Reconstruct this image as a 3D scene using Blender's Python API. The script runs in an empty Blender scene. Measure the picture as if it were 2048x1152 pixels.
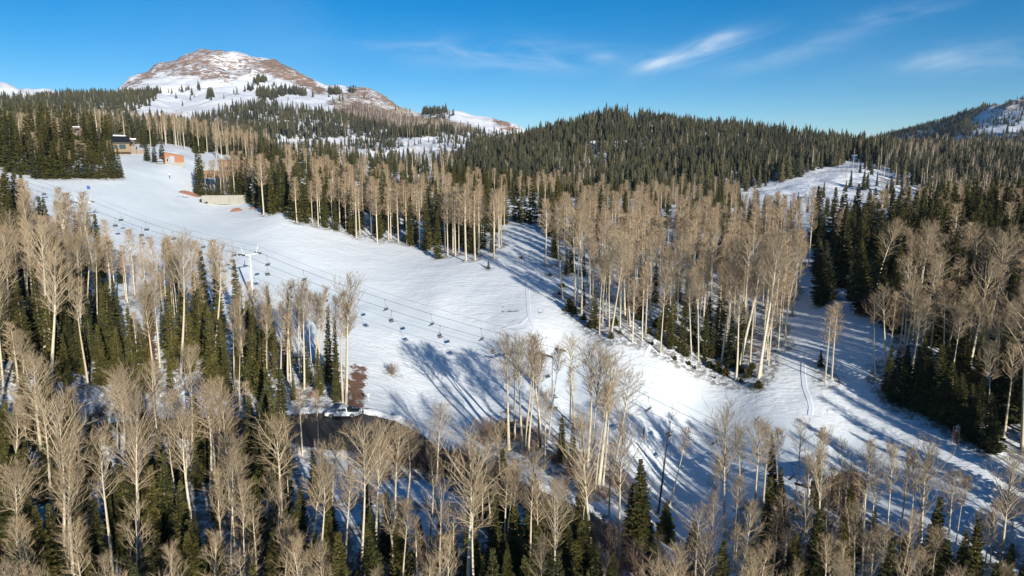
import bpy, math, random
import numpy as np
from mathutils import Vector, Matrix

rnd = random.Random(7)
scene = bpy.context.scene
COL = scene.collection
R_ = math.radians

# ------------------------------------------------------------------ camera
W, H, F = 2048, 1152, 1384.0
PITCH = R_(10.0)
CZ = 60.0
cp_, sp_ = math.cos(PITCH), math.sin(PITCH)


def ray(u, v):
    x = (u - W / 2) / F
    y = -(v - H / 2) / F
    return x, cp_ + y * sp_, -sp_ + y * cp_


def azT(u, v):
    x, y, z = ray(u, v)
    return math.atan2(x, y), z / math.hypot(x, y)


def proj(x, y, z):
    z = z - CZ
    d = y * cp_ - z * sp_
    up = y * sp_ + z * cp_
    d = np.where(np.abs(d) < 1e-3, 1e-3, d)
    return W / 2 + F * x / d, H / 2 - F * up / d, d


cam_d = bpy.data.cameras.new("camera")
cam_d.sensor_width = 36.0
cam_d.lens = 36.0 * F / W
cam_d.clip_start = 0.5
cam_d.clip_end = 60000
cam = bpy.data.objects.new("camera", cam_d)
COL.objects.link(cam)
cam.location = (0, 0, CZ)
cam.rotation_euler = (R_(90) - PITCH, 0, 0)
scene.camera = cam

# ------------------------------------------------------------------ noise (numpy value noise)
def _hash(ix, iy, seed):
    n = (ix.astype(np.int64) * 374761393 + iy.astype(np.int64) * 668265263 + seed * 974634777) & 0xFFFFFFFF
    n = ((n ^ (n >> 13)) * 1274126177) & 0xFFFFFFFF
    n = n ^ (n >> 16)
    return (n & 0xFFFF) / 65535.0


def vnoise(x, y, seed=0):
    x = np.asarray(x, float); y = np.asarray(y, float)
    ix, iy = np.floor(x), np.floor(y)
    fx, fy = x - ix, y - iy
    fx = fx * fx * fx * (fx * (fx * 6 - 15) + 10); fy = fy * fy * fy * (fy * (fy * 6 - 15) + 10)
    a = _hash(ix, iy, seed); b = _hash(ix + 1, iy, seed)
    c = _hash(ix, iy + 1, seed); d = _hash(ix + 1, iy + 1, seed)
    return (a * (1 - fx) + b * fx) * (1 - fy) + (c * (1 - fx) + d * fx) * fy - 0.5


def fbm(x, y, scale, octs=4, seed=0, gain=0.5):
    s, a, f = 0, 1.0, 1.0 / scale
    for k in range(octs):
        s = s + a * vnoise(x * f + 17.3 * k, y * f - 9.1 * k, seed + k)
        a *= gain; f *= 2.03
    return s

# ------------------------------------------------------------------ terrain control points
PTS = []  # az, ln r, T


def cp(u, v, r=None, z=None):
    a, T = azT(u, v)
    if r is None:
        r = z / T
    PTS.append((a, math.log(r), T))
    return r


def cz(u, r, z):            # at azimuth of pixel column u (on the horizon row), distance r, relative height z
    a, _ = azT(u, 330)
    PTS.append((a, math.log(r), z / r))


# near ground below the frame
for u in (-500, 0, 500, 1000, 1500, 2000, 2500):
    cz(u, 30, -42 - max(0, (u - 700)) * 0.004)
    cz(u, 50, -42.5 - max(0, (u - 900)) * 0.006)
for u, z in ((-300, -41), (150, -41.5), (500, -42), (800, -43), (1100, -45.0), (1500, -50.5), (1800, -51), (2050, -51), (2400, -51)):
    cp(u, 1152, z=z)
# road strip and around
for u, v, z in ((300, 850, -40), (500, 840, -41.5), (600, 838, -42.2), (680, 836, -42.6), (780, 845, -43.2), (880, 890, -43.8), (1000, 950, -44.6), (1100, 1000, -45.4), (1200, 1060, -46.2), (1330, 1130, -48)):
    cp(u, v, z=z)
# run, near and middle
for u, v, r in ((790, 760, 137), (850, 830, 126), (980, 840, 124), (900, 720, 145), (870, 600, 172), (870, 515, 214), (1060, 560, 186), (1060, 660, 151),
                (1000, 740, 138), (1150, 800, 130), (1230, 672, 149), (1330, 760, 136), (1330, 920, 118), (1530, 760, 139), (1500, 900, 120.5), (1450, 1060, 101),
                (1650, 762, 140), (1700, 900, 123), (1800, 1000, 112), (2000, 905, 127), (2040, 1050, 113),
                (1750, 700, 152), (1700, 600, 182), (1900, 800, 140), (2040, 850, 140), (2300, 900, 130),
                (500, 605, 178), (650, 745, 136), (620, 640, 165), (420, 640, 160), (250, 605, 165), (60, 600, 155), (100, 770, 118), (350, 760, 122), (-200, 700, 130), (-200, 450, 210),
                (160, 470, 232), (60, 362, 285), (-100, 350, 290), (330, 400, 282), (560, 432, 242), (700, 478, 230), (240, 352, 305), (275, 308, 365), (348, 328, 335), (450, 408, 288),
                (1050, 440, 262), (960, 470, 240), (150, 410, 262), (450, 500, 220),
                # middle grove and the ground behind it
                (1120, 560, 186), (1300, 580, 184), (1300, 470, 270), (1560, 650, 168), (1500, 520, 225), (1700, 520, 225), (1900, 620, 185), (1850, 520, 235), (2040, 600, 195), (2200, 600, 195),
                (1100, 420, 330), (1300, 418, 370), (1500, 425, 370), (1700, 445, 350), (1900, 450, 360), (2100, 450, 360), (800, 420, 300), (650, 380, 330)):
    cp(u, v, r=r)
# wooded ground behind the houses
for u, v, r in ((60, 300, 450), (250, 283, 450), (450, 310, 440), (600, 335, 450), (800, 350, 480), (980, 365, 470), (-200, 290, 450)):
    cp(u, v, r=r)
# forested hill in the middle
for u, v, r in ((1000, 340, 600), (1150, 355, 560), (1300, 362, 560), (1450, 368, 540), (1000, 300, 800), (1150, 280, 800), (1300, 285, 790), (1450, 300, 760), (1600, 320, 760)):
    cp(u, v, r=r)
for u, v in ((1040, 285), (1100, 263), (1150, 252), (1200, 240), (1235, 233), (1300, 242), (1400, 255), (1500, 268), (1600, 280), (1700, 294), (1760, 303)):
    cp(u, v, r=950)
    a, T = azT(u, v)
    PTS.append((a, math.log(1250), T - 0.045))
    PTS.append((a, math.log(1700), T - 0.09))
# snowy knoll and slope on the right
for u, v, r in ((1480, 396, 480), (1560, 372, 520), (1650, 345, 570), (1740, 335, 600), (1600, 415, 440), (1760, 420, 440), (1900, 420, 460), (2040, 420, 460),
                (1850, 340, 640), (1980, 350, 640), (2100, 350, 640), (1850, 306, 850), (1950, 312, 900), (2048, 322, 900), (2200, 325, 900)):
    cp(u, v, r=r)
for u, v in ((1850, 315), (1950, 320), (2048, 330), (2200, 330)):
    cp(u, v, r=1250)
# far hill on the right
for u, v in ((1760, 290), (1800, 279), (1850, 266), (1900, 254), (1950, 240), (2000, 222), (2048, 205), (2120, 190), (2250, 170)):
    cp(u, v, r=2100)
    a, T = azT(u, v)
    PTS.append((a, math.log(2900), T - 0.06))
for u, v in ((1900, 285), (2000, 272), (2100, 262), (2250, 255)):
    cp(u, v, r=1700)
# snow bench and slope below the mountain
for u, v, r in ((600, 312, 800), (700, 320, 800), (850, 318, 800), (640, 280, 1050), (760, 282, 1050), (880, 276, 1050), (480, 285, 900), (300, 265, 900), (100, 255, 900), (-100, 255, 900),
                (400, 250, 1150), (560, 245, 1200), (700, 250, 1250), (820, 255, 1250), (930, 262, 1250),
                (200, 232, 1150), (300, 228, 1200), (100, 222, 1250), (0, 225, 1200),
                (200, 203, 1500), (100, 206, 1500), (290, 195, 1550), (20, 215, 1500), (-150, 205, 1500),
                (350, 212, 1500), (450, 200, 1550), (560, 205, 1500), (650, 215, 1500), (740, 222, 1550), (850, 240, 1450), (950, 250, 1450), (1030, 262, 1400)):
    cp(u, v, r=r)
# mountain
for u, v, r in ((228, 196, 2000), (240, 183, 2200), (262, 168, 2300), (300, 143, 2400), (345, 118, 2400), (380, 107, 2400), (410, 104, 2400), (440, 108, 2400), (480, 121, 2350), (515, 131, 2300), (550, 129, 2250), (585, 143, 2200),
                (618, 168, 2150), (650, 187, 2100), (690, 180, 2000), (730, 179, 1950), (762, 193, 1900), (795, 216, 1850), (820, 232, 1800),
                (862, 228, 1650), (895, 219, 1650), (930, 228, 1650), (970, 240, 1650), (1020, 252, 1650), (1060, 264, 1600)):
    cp(u, v, r=r)
    a, T = azT(u, v)
    PTS.append((a, math.log(r * 1.25), T - 0.035))
    PTS.append((a, math.log(r * 1.7), T - 0.09))
for u, v, r in ((330, 165, 2050), (420, 155, 2050), (500, 165, 2000), (580, 178, 1900), (400, 185, 1750), (500, 185, 1750)):
    cp(u, v, r=r)
# far snow ridge on the left
for u, v in ((-150, 160), (0, 178), (40, 190), (100, 191), (170, 188), (230, 187)):
    cp(u, v, r=3600)
    a, T = azT(u, v)
    PTS.append((a, math.log(4600), T - 0.04))
for u, v in ((0, 212), (120, 212)):
    cp(u, v, r=2300)
# everything far away
for u in (-600, -200, 200, 600, 1000, 1400, 1800, 2200, 2600):
    cz(u, 6500, -60)
    cz(u, 9000, -90)
for u in (1100, 1300, 1500, 1700):
    cz(u, 2600, -60)

P = np.array(PTS)
AS, SS = 3.2, 1.0


def _k(d2):
    return np.where(d2 > 1e-12, 0.5 * d2 * np.log(np.maximum(d2, 1e-12)), 0.0)


_X = np.c_[P[:, 0] * AS, P[:, 1] * SS]
_n = len(_X)
_A = np.zeros((_n + 3, _n + 3))
_A[:_n, :_n] = _k(((_X[:, None, :] - _X[None]) ** 2).sum(-1)) + np.eye(_n) * 6e-3
_A[:_n, _n] = 1; _A[:_n, _n + 1:] = _X
_A[_n:, :_n] = _A[:_n, _n:].T
_w = np.linalg.solve(_A, np.r_[P[:, 2], 0, 0, 0])


def Tfun(az, s):
    out = np.empty(az.shape)
    q = np.c_[az.ravel() * AS, s.ravel() * SS]
    res = np.empty(len(q))
    for i in range(0, len(q), 20000):
        c = q[i:i + 20000]
        d2 = ((c[:, None, :] - _X[None]) ** 2).sum(-1)
        res[i:i + 20000] = _k(d2) @ _w[:_n] + _w[_n] + c @ _w[_n + 1:]
    return res.reshape(az.shape)


# polar sheet: fine in front, coarse behind
AZ = np.radians(np.r_[np.arange(-180, -60, 4.0), np.arange(-60, -46, 1.0), np.arange(-46, 46.001, 0.17), np.arange(47, 60, 1.0), np.arange(60, 180.01, 4.0)])
LS = np.r_[np.log(np.linspace(1.0, 28, 8)), np.log(28.0) + np.cumsum(np.full(390, (math.log(430 / 28.0)) / 390)), math.log(430.0) + np.cumsum(np.full(240, math.log(9000 / 430.0) / 240))]
NEAR_J = 8 + 390 - 1
aa, ss = np.meshgrid(AZ, LS, indexing='ij')
rr = np.exp(ss)
TT = Tfun(np.clip(aa, -0.95, 0.95), np.maximum(ss, math.log(30)))
ZZ = TT * np.maximum(rr, 30)
# behind the camera everything settles to a gentle plain
bl = np.clip((np.abs(aa) - R_(48)) / R_(30), 0, 1); bl = bl * bl * (3 - 2 * bl)
ZZ = ZZ * (1 - bl) + bl * (-44.0 + np.clip(rr - 100, 0, 2000) * 0.01)
near0 = np.clip((60 - rr) / 30, 0, 1)
ZZ = ZZ * (1 - near0) + near0 * (-43.0)
XX = np.sin(aa) * rr; YY = np.cos(aa) * rr
# relief in world space
ZZ += fbm(XX, YY, 22, 3, 3) * np.interp(rr, [0, 100, 300, 500], [0.3, 0.3, 0.4, 2.0])
ZZ += fbm(XX, YY, 4.5, 3, 11) * np.interp(rr, [0, 60, 300, 500], [0.12, 0.12, 0.09, 0.0])
ZZ += fbm(XX, YY, 70, 4, 23) * np.interp(rr, [0, 380, 650, 1000, 2000, 3000], [0, 0, 5, 9, 14, 20])
ZZ += (0.5 - np.abs(fbm(XX, YY, 130, 4, 61))) * np.interp(rr, [0, 1400, 1900, 2600], [0, 0, 22, 30])
ZZ += fbm(XX, YY, 260, 4, 31) * np.interp(rr, [0, 1300, 1900, 2300, 4000], [0, 0, 12, 22, 40])
ZZ += CZ
GZ = ZZ


def hgt(x, y):
    x = np.asarray(x, float); y = np.asarray(y, float)
    a = np.arctan2(x, y); s = np.log(np.maximum(np.hypot(x, y), 1.0))
    i = np.clip(np.searchsorted(AZ, a) - 1, 0, len(AZ) - 2)
    j = np.clip(np.searchsorted(LS, s) - 1, 0, len(LS) - 2)
    fa = np.clip((a - AZ[i]) / (AZ[i + 1] - AZ[i]), 0, 1); fs = np.clip((s - LS[j]) / (LS[j + 1] - LS[j]), 0, 1)
    return (GZ[i, j] * (1 - fa) * (1 - fs) + GZ[i + 1, j] * fa * (1 - fs) + GZ[i, j + 1] * (1 - fa) * fs + GZ[i + 1, j + 1] * fa * fs)


def at(u, v, rmin=35.0):
    """the ground point seen at pixel (u, v) of the photograph"""
    a, T = azT(u, v)
    r = np.exp(np.arange(math.log(rmin), math.log(8500), 0.0015))
    g = (hgt(np.sin(a) * r, np.cos(a) * r) - CZ) / r
    k = np.argmax(g >= T)
    if g[k] < T:
        k = len(r) - 1
    rk = r[k]
    x, y = math.sin(a) * rk, math.cos(a) * rk
    return Vector((x, y, float(hgt(x, y))))


def inpoly(u, v, poly):
    u = np.asarray(u, float); v = np.asarray(v, float)
    c = np.zeros(u.shape, bool)
    n = len(poly)
    for k in range(n):
        x1, y1 = poly[k]; x2, y2 = poly[(k + 1) % n]
        if y1 == y2:
            continue
        t = ((y1 > v) != (y2 > v)) & (u < (x2 - x1) * (v - y1) / (y2 - y1) + x1)
        c ^= t
    return c
# ------------------------------------------------------------------ render, world, sun
scene.render.engine = 'CYCLES'
scene.cycles.max_bounces = 5
scene.cycles.diffuse_bounces = 3
scene.cycles.glossy_bounces = 2
scene.cycles.transmission_bounces = 2
scene.cycles.transparent_max_bounces = 6
scene.cycles.volume_bounces = 0
scene.cycles.use_denoising = True
scene.view_settings.view_transform = 'Standard'
scene.view_settings.look = 'None'
scene.view_settings.gamma = 1.0
scene.view_settings.exposure = 0.46

SUN_EL = R_(14.5)
SUN_AZ = R_(152.0)          # clockwise from +Y (the view direction): behind the camera, to its right
sun_dir = Vector((math.sin(SUN_AZ) * math.cos(SUN_EL), math.cos(SUN_AZ) * math.cos(SUN_EL), math.sin(SUN_EL)))
sd = bpy.data.lights.new("sun", 'SUN')
sd.energy = 5.0
sd.angle = R_(0.5)
sd.color = (1.0, 0.945, 0.845)
sun = bpy.data.objects.new("sun", sd)
COL.objects.link(sun)
sun.rotation_euler = sun_dir.to_track_quat('Z', 'Y').to_euler()


def N(nt, typ, **kw):
    n = nt.nodes.new(typ)
    for k, v in kw.items():
        if k.startswith('i_'):
            n.inputs[k[2:].replace('_', ' ')].default_value = v
        else:
            setattr(n, k, v)
    return n


def L(nt, a, b):
    nt.links.new(a, b)


def math_n(nt, op, a, b=None, clamp=False):
    n = nt.nodes.new('ShaderNodeMath'); n.operation = op; n.use_clamp = clamp
    for k, x in enumerate((a, b)):
        if x is None:
            continue
        if isinstance(x, (int, float)):
            n.inputs[k].default_value = x
        else:
            nt.links.new(x, n.inputs[k])
    return n.outputs[0]


def ramp(nt, fac, stops, interp='LINEAR'):
    n = nt.nodes.new('ShaderNodeValToRGB')
    n.color_ramp.interpolation = interp
    e = n.color_ramp.elements
    while len(e) < len(stops):
        e.new(0.5)
    for k, (p, c) in enumerate(stops):
        e[k].position = p
        e[k].color = c if len(c) == 4 else (*c, 1)
    nt.links.new(fac, n.inputs[0])
    return n.outputs[0]


def maprange(nt, v, a, b, c, d):
    n = nt.nodes.new('ShaderNodeMapRange'); n.interpolation_type = 'SMOOTHSTEP'
    nt.links.new(v, n.inputs[0])
    for k, x in enumerate((a, b, c, d)):
        n.inputs[k + 1].default_value = x
    return n.outputs[0]


def mixc(nt, fac, a, b):
    n = nt.nodes.new('ShaderNodeMix'); n.data_type = 'RGBA'
    for s, x in ((n.inputs[0], fac), (n.inputs[6], a), (n.inputs[7], b)):
        if isinstance(x, (int, float)):
            s.default_value = x
        elif isinstance(x, (tuple, list)):
            s.default_value = (*x, 1) if len(x) == 3 else x
        else:
            nt.links.new(x, s)
    return n.outputs[2]


world = bpy.data.worlds.new("World")
scene.world = world
world.use_nodes = True
nt = world.node_tree
nt.nodes.clear()
sky = N(nt, 'ShaderNodeTexSky', sky_type='NISHITA', sun_disc=False)
sky.sun_elevation = SUN_EL
sky.sun_rotation = SUN_AZ
sky.altitude = 3000
sky.air_density = 1.0
sky.dust_density = 0.15
sky.ozone_density = 2.0
hs = N(nt, 'ShaderNodeHueSaturation')
hs.inputs['Hue'].default_value = 0.501
hs.inputs['Saturation'].default_value = 1.5
hs.inputs['Value'].default_value = 1.0
L(nt, sky.outputs[0], hs.inputs['Color'])
tc = N(nt, 'ShaderNodeTexCoord')
sep = N(nt, 'ShaderNodeSeparateXYZ'); L(nt, tc.outputs['Generated'], sep.inputs[0])
ymax = math_n(nt, 'MAXIMUM', sep.outputs[1], 0.05)
gx = math_n(nt, 'DIVIDE', sep.outputs[0], ymax)       # tangent-plane direction towards +Y
gz = math_n(nt, 'DIVIDE', sep.outputs[2], ymax)


def streak(u, v, ang, lx, lz, amp, seed):
    """one wisp of cirrus around a sky direction"""
    x, y, z = ray(u, v)
    cx, czz = x / y, z / y
    dx = math_n(nt, 'SUBTRACT', gx, cx); dz = math_n(nt, 'SUBTRACT', gz, czz)
    ca, sa = math.cos(R_(ang)), math.sin(R_(ang))
    a = math_n(nt, 'ADD', math_n(nt, 'MULTIPLY', dx, ca), math_n(nt, 'MULTIPLY', dz, sa))
    b = math_n(nt, 'SUBTRACT', math_n(nt, 'MULTIPLY', dz, ca), math_n(nt, 'MULTIPLY', dx, sa))
    cb = N(nt, 'ShaderNodeCombineXYZ')
    L(nt, math_n(nt, 'MULTIPLY', a, 7.0), cb.inputs[0]); L(nt, math_n(nt, 'MULTIPLY', b, 34.0), cb.inputs[1]); cb.inputs[2].default_value = seed
    nz = N(nt, 'ShaderNodeTexNoise'); nz.inputs['Scale'].default_value = 1.0; nz.inputs['Detail'].default_value = 7; nz.inputs['Roughness'].default_value = 0.62; nz.inputs['Distortion'].default_value = 0.6
    L(nt, cb.outputs[0], nz.inputs['Vector'])
    ea = math_n(nt, 'POWER', math_n(nt, 'DIVIDE', a, lx), 2.0); eb = math_n(nt, 'POWER', math_n(nt, 'DIVIDE', b, lz), 2.0)
    g = math_n(nt, 'EXPONENT', math_n(nt, 'MULTIPLY', math_n(nt, 'ADD', ea, eb), -1.0))
    nn = maprange(nt, nz.outputs[0], 0.3, 0.75, 0.0, 1.0)
    return math_n(nt, 'MULTIPLY', math_n(nt, 'MULTIPLY', g, nn), amp)


tot = None
for args in ((1395, 104, 20, 0.075, 0.013, 0.85, 1.0), (1310, 126, 8, 0.04, 0.010, 0.75, 4.0), (1440, 75, 12, 0.03, 0.008, 0.4, 9.0),
             (1590, 105, 14, 0.09, 0.014, 0.36, 2.0), (1870, 120, 10, 0.05, 0.01, 0.5, 3.0), (1960, 115, 4, 0.10, 0.02, 0.34, 6.0),
             (1000, 108, -3, 0.18, 0.02, 0.40, 5.0), (1205, 118, 0, 0.02, 0.008, 0.45, 7.0), (1790, 30, 12, 0.08, 0.012, 0.24, 8.0), (1080, 95, -35, 0.04, 0.008, 0.3, 12.0)):
    s = streak(*args)
    tot = s if tot is None else math_n(nt, 'ADD', tot, s)
veil = N(nt, 'ShaderNodeTexNoise'); veil.inputs['Scale'].default_value = 3.0; veil.inputs['Detail'].default_value = 5; L(nt, tc.outputs['Generated'], veil.inputs['Vector'])
tot = math_n(nt, 'ADD', tot, maprange(nt, veil.outputs[0], 0.5, 0.8, 0.0, 0.05), True)
skyc = mixc(nt, tot, hs.outputs[0], (6.2, 7.4, 8.7))
bg = N(nt, 'ShaderNodeBackground'); bg.inputs[1].default_value = 0.084
L(nt, skyc, bg.inputs[0])
wo = N(nt, 'ShaderNodeOutputWorld'); L(nt, bg.outputs[0], wo.inputs[0])

# ------------------------------------------------------------------ helpers for meshes and materials
def mat(name):
    m = bpy.data.materials.new(name)
    m.use_nodes = True
    nt = m.node_tree
    b = nt.nodes['Principled BSDF']
    return m, nt, b


def plain(name, col, rough=0.6, metal=0.0, noise=0.12, scale=3.0):
    m, nt, b = mat(name)
    tc = N(nt, 'ShaderNodeTexCoord')
    nz = N(nt, 'ShaderNodeTexNoise'); nz.inputs['Scale'].default_value = scale; nz.inputs['Detail'].default_value = 5
    L(nt, tc.outputs['Object'], nz.inputs['Vector'])
    c = mixc(nt, nz.outputs[0], tuple(x * (1 - noise) for x in col), tuple(min(1, x * (1 + noise)) for x in col))
    L(nt, c, b.inputs['Base Color'])
    b.inputs['Roughness'].default_value = rough
    b.inputs['Metallic'].default_value = metal
    return m


def mesh_np(name, V, faces, k, smooth=False):
    """V (n,3) float array, faces (m,k) int array"""
    me = bpy.data.meshes.new(name)
    V = np.asarray(V, np.float32); faces = np.asarray(faces, np.int32)
    me.vertices.add(len(V)); me.vertices.foreach_set('co', V.ravel())
    me.loops.add(faces.size); me.loops.foreach_set('vertex_index', faces.ravel())
    me.polygons.add(len(faces)); me.polygons.foreach_set('loop_start', np.arange(0, faces.size, k, dtype=np.int32))
    try:
        me.polygons.foreach_set('loop_total', np.full(len(faces), k, np.int32))
    except Exception:
        pass
    me.polygons.foreach_set('use_smooth', np.full(len(faces), smooth, bool))
    me.update(calc_edges=True)
    me.validate()
    return me


def link(name, me, m=None, parent=None, kind=None):
    o = bpy.data.objects.new(name, me)
    COL.objects.link(o)
    if m is not None and me is not None and not me.materials:
        me.materials.append(m)
    if parent is not None:
        o.parent = parent
    if kind:
        o['kind'] = kind
    return o


def tag(o, label, cat, group=None, kind=None):
    if label: o['label'] = label
    if cat: o['category'] = cat
    if group: o['group'] = group
    if kind: o['kind'] = kind
    return o


def empty(name, loc, rz=0.0):
    o = bpy.data.objects.new(name, None)
    COL.objects.link(o)
    o.location = loc; o.rotation_euler = (0, 0, rz)
    o.empty_display_size = 0.5
    return o


class MB:
    """collects boxes, tubes and prisms into one mesh"""
    def __init__(s):
        s.v = []; s.f = []

    def add(s, vs, fs):
        o = len(s.v)
        s.v += [tuple(p) for p in vs]
        s.f += [tuple(i + o for i in f) for f in fs]
        return s

    def box(s, c, d, rz=0.0, bev=0.0):
        cx, cy, cz = c; x, y, z = d[0] / 2, d[1] / 2, d[2] / 2
        ca, sa = math.cos(rz), math.sin(rz)
        if bev <= 0:
            pts = [(a * x, b * y, e * z) for e in (-1, 1) for a, b in ((-1, -1), (1, -1), (1, 1), (-1, 1))]
            fs = [(3, 2, 1, 0), (4, 5, 6, 7), (0, 1, 5, 4), (1, 2, 6, 5), (2, 3, 7, 6), (3, 0, 4, 7)]
        else:
            t = min(bev, x * .9, y * .9, z * .9)
            pts = []
            for e, q in ((-z, t), (-z + t, 0), (z - t, 0), (z, t)):
                X, Y = x - q, y - q
                pts += [(-X + t, -Y, e), (X - t, -Y, e), (X, -Y + t, e), (X, Y - t, e), (X - t, Y, e), (-X + t, Y, e), (-X, Y - t, e), (-X, -Y + t, e)]
            fs = [tuple(range(7, -1, -1)), tuple(range(24, 32))]
            for k in range(3):
                for i in range(8):
                    j = (i + 1) % 8
                    fs.append((k * 8 + i, k * 8 + j, k * 8 + 8 + j, k * 8 + 8 + i))
        return s.add([(cx + px * ca - py * sa, cy + px * sa + py * ca, cz + pz) for px, py, pz in pts], fs)

    def tube(s, pts, rad, n=8, cap=True):
        pts = [Vector(p) for p in pts]
        if isinstance(rad, (int, float)):
            rad = [rad] * len(pts)
        vs = []; fs = []
        for i, p in enumerate(pts):
            t = (pts[min(i + 1, len(pts) - 1)] - pts[max(i - 1, 0)]).normalized()
            a = t.cross(Vector((0, 0, 1)) if abs(t.z) < 0.9 else Vector((1, 0, 0))).normalized()
            b = t.cross(a)
            for k in range(n):
                w = 2 * math.pi * k / n
                vs.append(p + (a * math.cos(w) + b * math.sin(w)) * rad[i])
        for i in range(len(pts) - 1):
            for k in range(n):
                j = (k + 1) % n
                fs.append((i * n + k, i * n + j, (i + 1) * n + j, (i + 1) * n + k))
        if cap:
            fs.append(tuple(range(n - 1, -1, -1))); fs.append(tuple(range((len(pts) - 1) * n, len(pts) * n)))
        return s.add(vs, fs)

    def prism(s, poly, y0, y1):
        """outline in x,z pushed along y"""
        n = len(poly)
        vs = [(x, y0, z) for x, z in poly] + [(x, y1, z) for x, z in poly]
        fs = [tuple(range(n)), tuple(range(2 * n - 1, n - 1, -1))]
        for i in range(n):
            j = (i + 1) % n
            fs.append((j, i, n + i, n + j))
        return s.add(vs, fs)

    def mesh(s, name, smooth=False):
        me = bpy.data.meshes.new(name)
        me.from_pydata(s.v, [], s.f)
        me.polygons.foreach_set('use_smooth', [smooth] * len(me.polygons))
        me.validate(); me.update()
        return me

    def build(s, name, m, parent=None, smooth=False):
        return link(name, s.mesh(name, smooth), m, parent)


# ------------------------------------------------------------------ road: a bench pressed into the ground
ROAD_PX = ((150, 858), (300, 858), (450, 860), (590, 860), (720, 862), (840, 905), (960, 955), (1080, 1005), (1190, 1060), (1290, 1125), (1380, 1200))
ROAD_W = (7, 8, 11, 15, 15, 7, 5, 4.8, 5.2, 5.5, 5.5)
rp = np.array([tuple(at(u, v)) for u, v in ROAD_PX])
# resample and smooth
tt = np.linspace(0, len(rp) - 1, 260)
road = np.stack([np.interp(tt, np.arange(len(rp)), rp[:, k]) for k in range(3)], 1)
roadw = np.interp(tt, np.arange(len(rp)), ROAD_W)
ker = np.hanning(41); ker /= ker.sum()


def smooth1(a):
    p = np.r_[np.repeat(a[0], 20) - np.arange(20, 0, -1) * (a[1] - a[0]), a, np.repeat(a[-1], 20) + np.arange(1, 21) * (a[-1] - a[-2])]
    return np.convolve(p, ker, 'valid')


road = np.stack([smooth1(road[:, k]) for k in range(3)], 1)
road[:, 2] = smooth1(road[:, 2])
_m = (rr > 40) & (rr < 190) & (np.abs(aa) < R_(50))
_ix = np.argwhere(_m)
_px = np.c_[XX[_m], YY[_m]]
_bd = np.full(len(_px), 1e9); _bi = np.zeros(len(_px), int)
for i in range(0, len(road), 2):
    d = np.hypot(_px[:, 0] - road[i, 0], _px[:, 1] - road[i, 1])
    w = d < _bd
    _bd[w] = d[w]; _bi[w] = i
hw = roadw[_bi] / 2
rz_ = road[_bi, 2]
edge = _bd - hw
bank = 0.85 * np.exp(-((edge - 1.3) / 0.8) ** 2) * (0.75 + 1.2 * fbm(_px[:, 0], _px[:, 1], 3.0, 3, 77))
f = np.clip((edge + 0.0) / 7.0, 0, 1); f = f * f * (3 - 2 * f)
zz = GZ[_m]
GZ[_m] = np.where(edge < 9, zz * f + (rz_ - 0.05) * (1 - f) + bank, zz)

# ------------------------------------------------------------------ ground masks (groomed snow, bare earth, rock, brush)
UU, VV, DD = proj(XX, YY, GZ)
jit = fbm(XX, YY, 9, 3, 5) * 14
front = (DD > 5)


def mask(poly, r0=0, r1=1e9, soft=0):
    return (inpoly(UU + jit * soft, VV + jit * soft * 0.6, poly) & front & (rr > r0) & (rr < r1)).astype(float)


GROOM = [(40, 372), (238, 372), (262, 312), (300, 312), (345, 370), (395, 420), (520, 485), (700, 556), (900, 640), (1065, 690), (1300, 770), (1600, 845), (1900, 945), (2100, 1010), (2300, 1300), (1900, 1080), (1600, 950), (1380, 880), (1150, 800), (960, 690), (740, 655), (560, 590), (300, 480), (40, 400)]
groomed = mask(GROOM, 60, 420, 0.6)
dirt = np.maximum.reduce([mask([(700, 725), (722, 728), (738, 745), (735, 770), (716, 778), (740, 790), (725, 802), (735, 815), (690, 822), (690, 760)], 90, 160, 0.35),
                          mask([(975, 862), (1010, 838), (1075, 858), (1070, 890), (1000, 880)], 90, 160, 0.35),
                          mask([(1000, 805), (1100, 830), (1080, 850), (1000, 838)], 90, 160, 0.5) * 0.4,
                          mask([(355, 386), (425, 386), (425, 393), (355, 393)], 200, 420, 0.1),
                          mask([(410, 346), (250, 356), (200, 352), (90, 356), (90, 351)], 200, 420, 0.1) * 0.0])
rock = np.maximum.reduce([mask([(225, 200), (262, 160), (345, 100), (410, 90), (520, 118), (600, 140), (650, 184), (690, 186), (640, 184), (560, 152), (520, 150), (490, 142), (460, 172), (420, 160), (380, 158), (320, 150), (270, 175)], 1700, 2900, 1.0) * 0.60,
                          mask([(520, 120), (550, 120), (600, 138), (660, 186), (640, 192), (590, 170), (545, 150)], 1700, 2900, 0.8) * 0.85,
                          mask([(655, 205), (700, 172), (740, 172), (800, 205), (830, 240), (700, 240), (660, 222)], 1500, 2900, 0.8) * 0.62,
                          mask([(980, 235), (1000, 238), (1060, 262), (1000, 258)], 1400, 2900, 0.8) * 0.7,
                          mask([(1940, 222), (2000, 200), (2048, 190), (2300, 150), (2300, 185), (2048, 215), (1990, 228)], 1500, 2900, 0.8) * 0.55])
brush = np.maximum.reduce([mask([(660, 210), (720, 206), (820, 230), (860, 236), (960, 262), (860, 275), (700, 250)], 1100, 2400, 1.0),
                           mask([(860, 236), (880, 222), (900, 238), (980, 262), (940, 266)], 1100, 2400, 1.0) * 0.7])


def blur(a, n=1):
    for _ in range(n):
        b = a.copy(); b[1:-1, 1:-1] = (a[1:-1, 1:-1] * 2 + a[:-2, 1:-1] + a[2:, 1:-1] + a[1:-1, :-2] + a[1:-1, 2:]) / 6
        a = b
    return a


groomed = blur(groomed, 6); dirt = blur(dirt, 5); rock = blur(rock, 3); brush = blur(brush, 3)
MASKS = {'groomed': groomed, 'earth': dirt, 'rock': rock, 'brush': brush}

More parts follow.
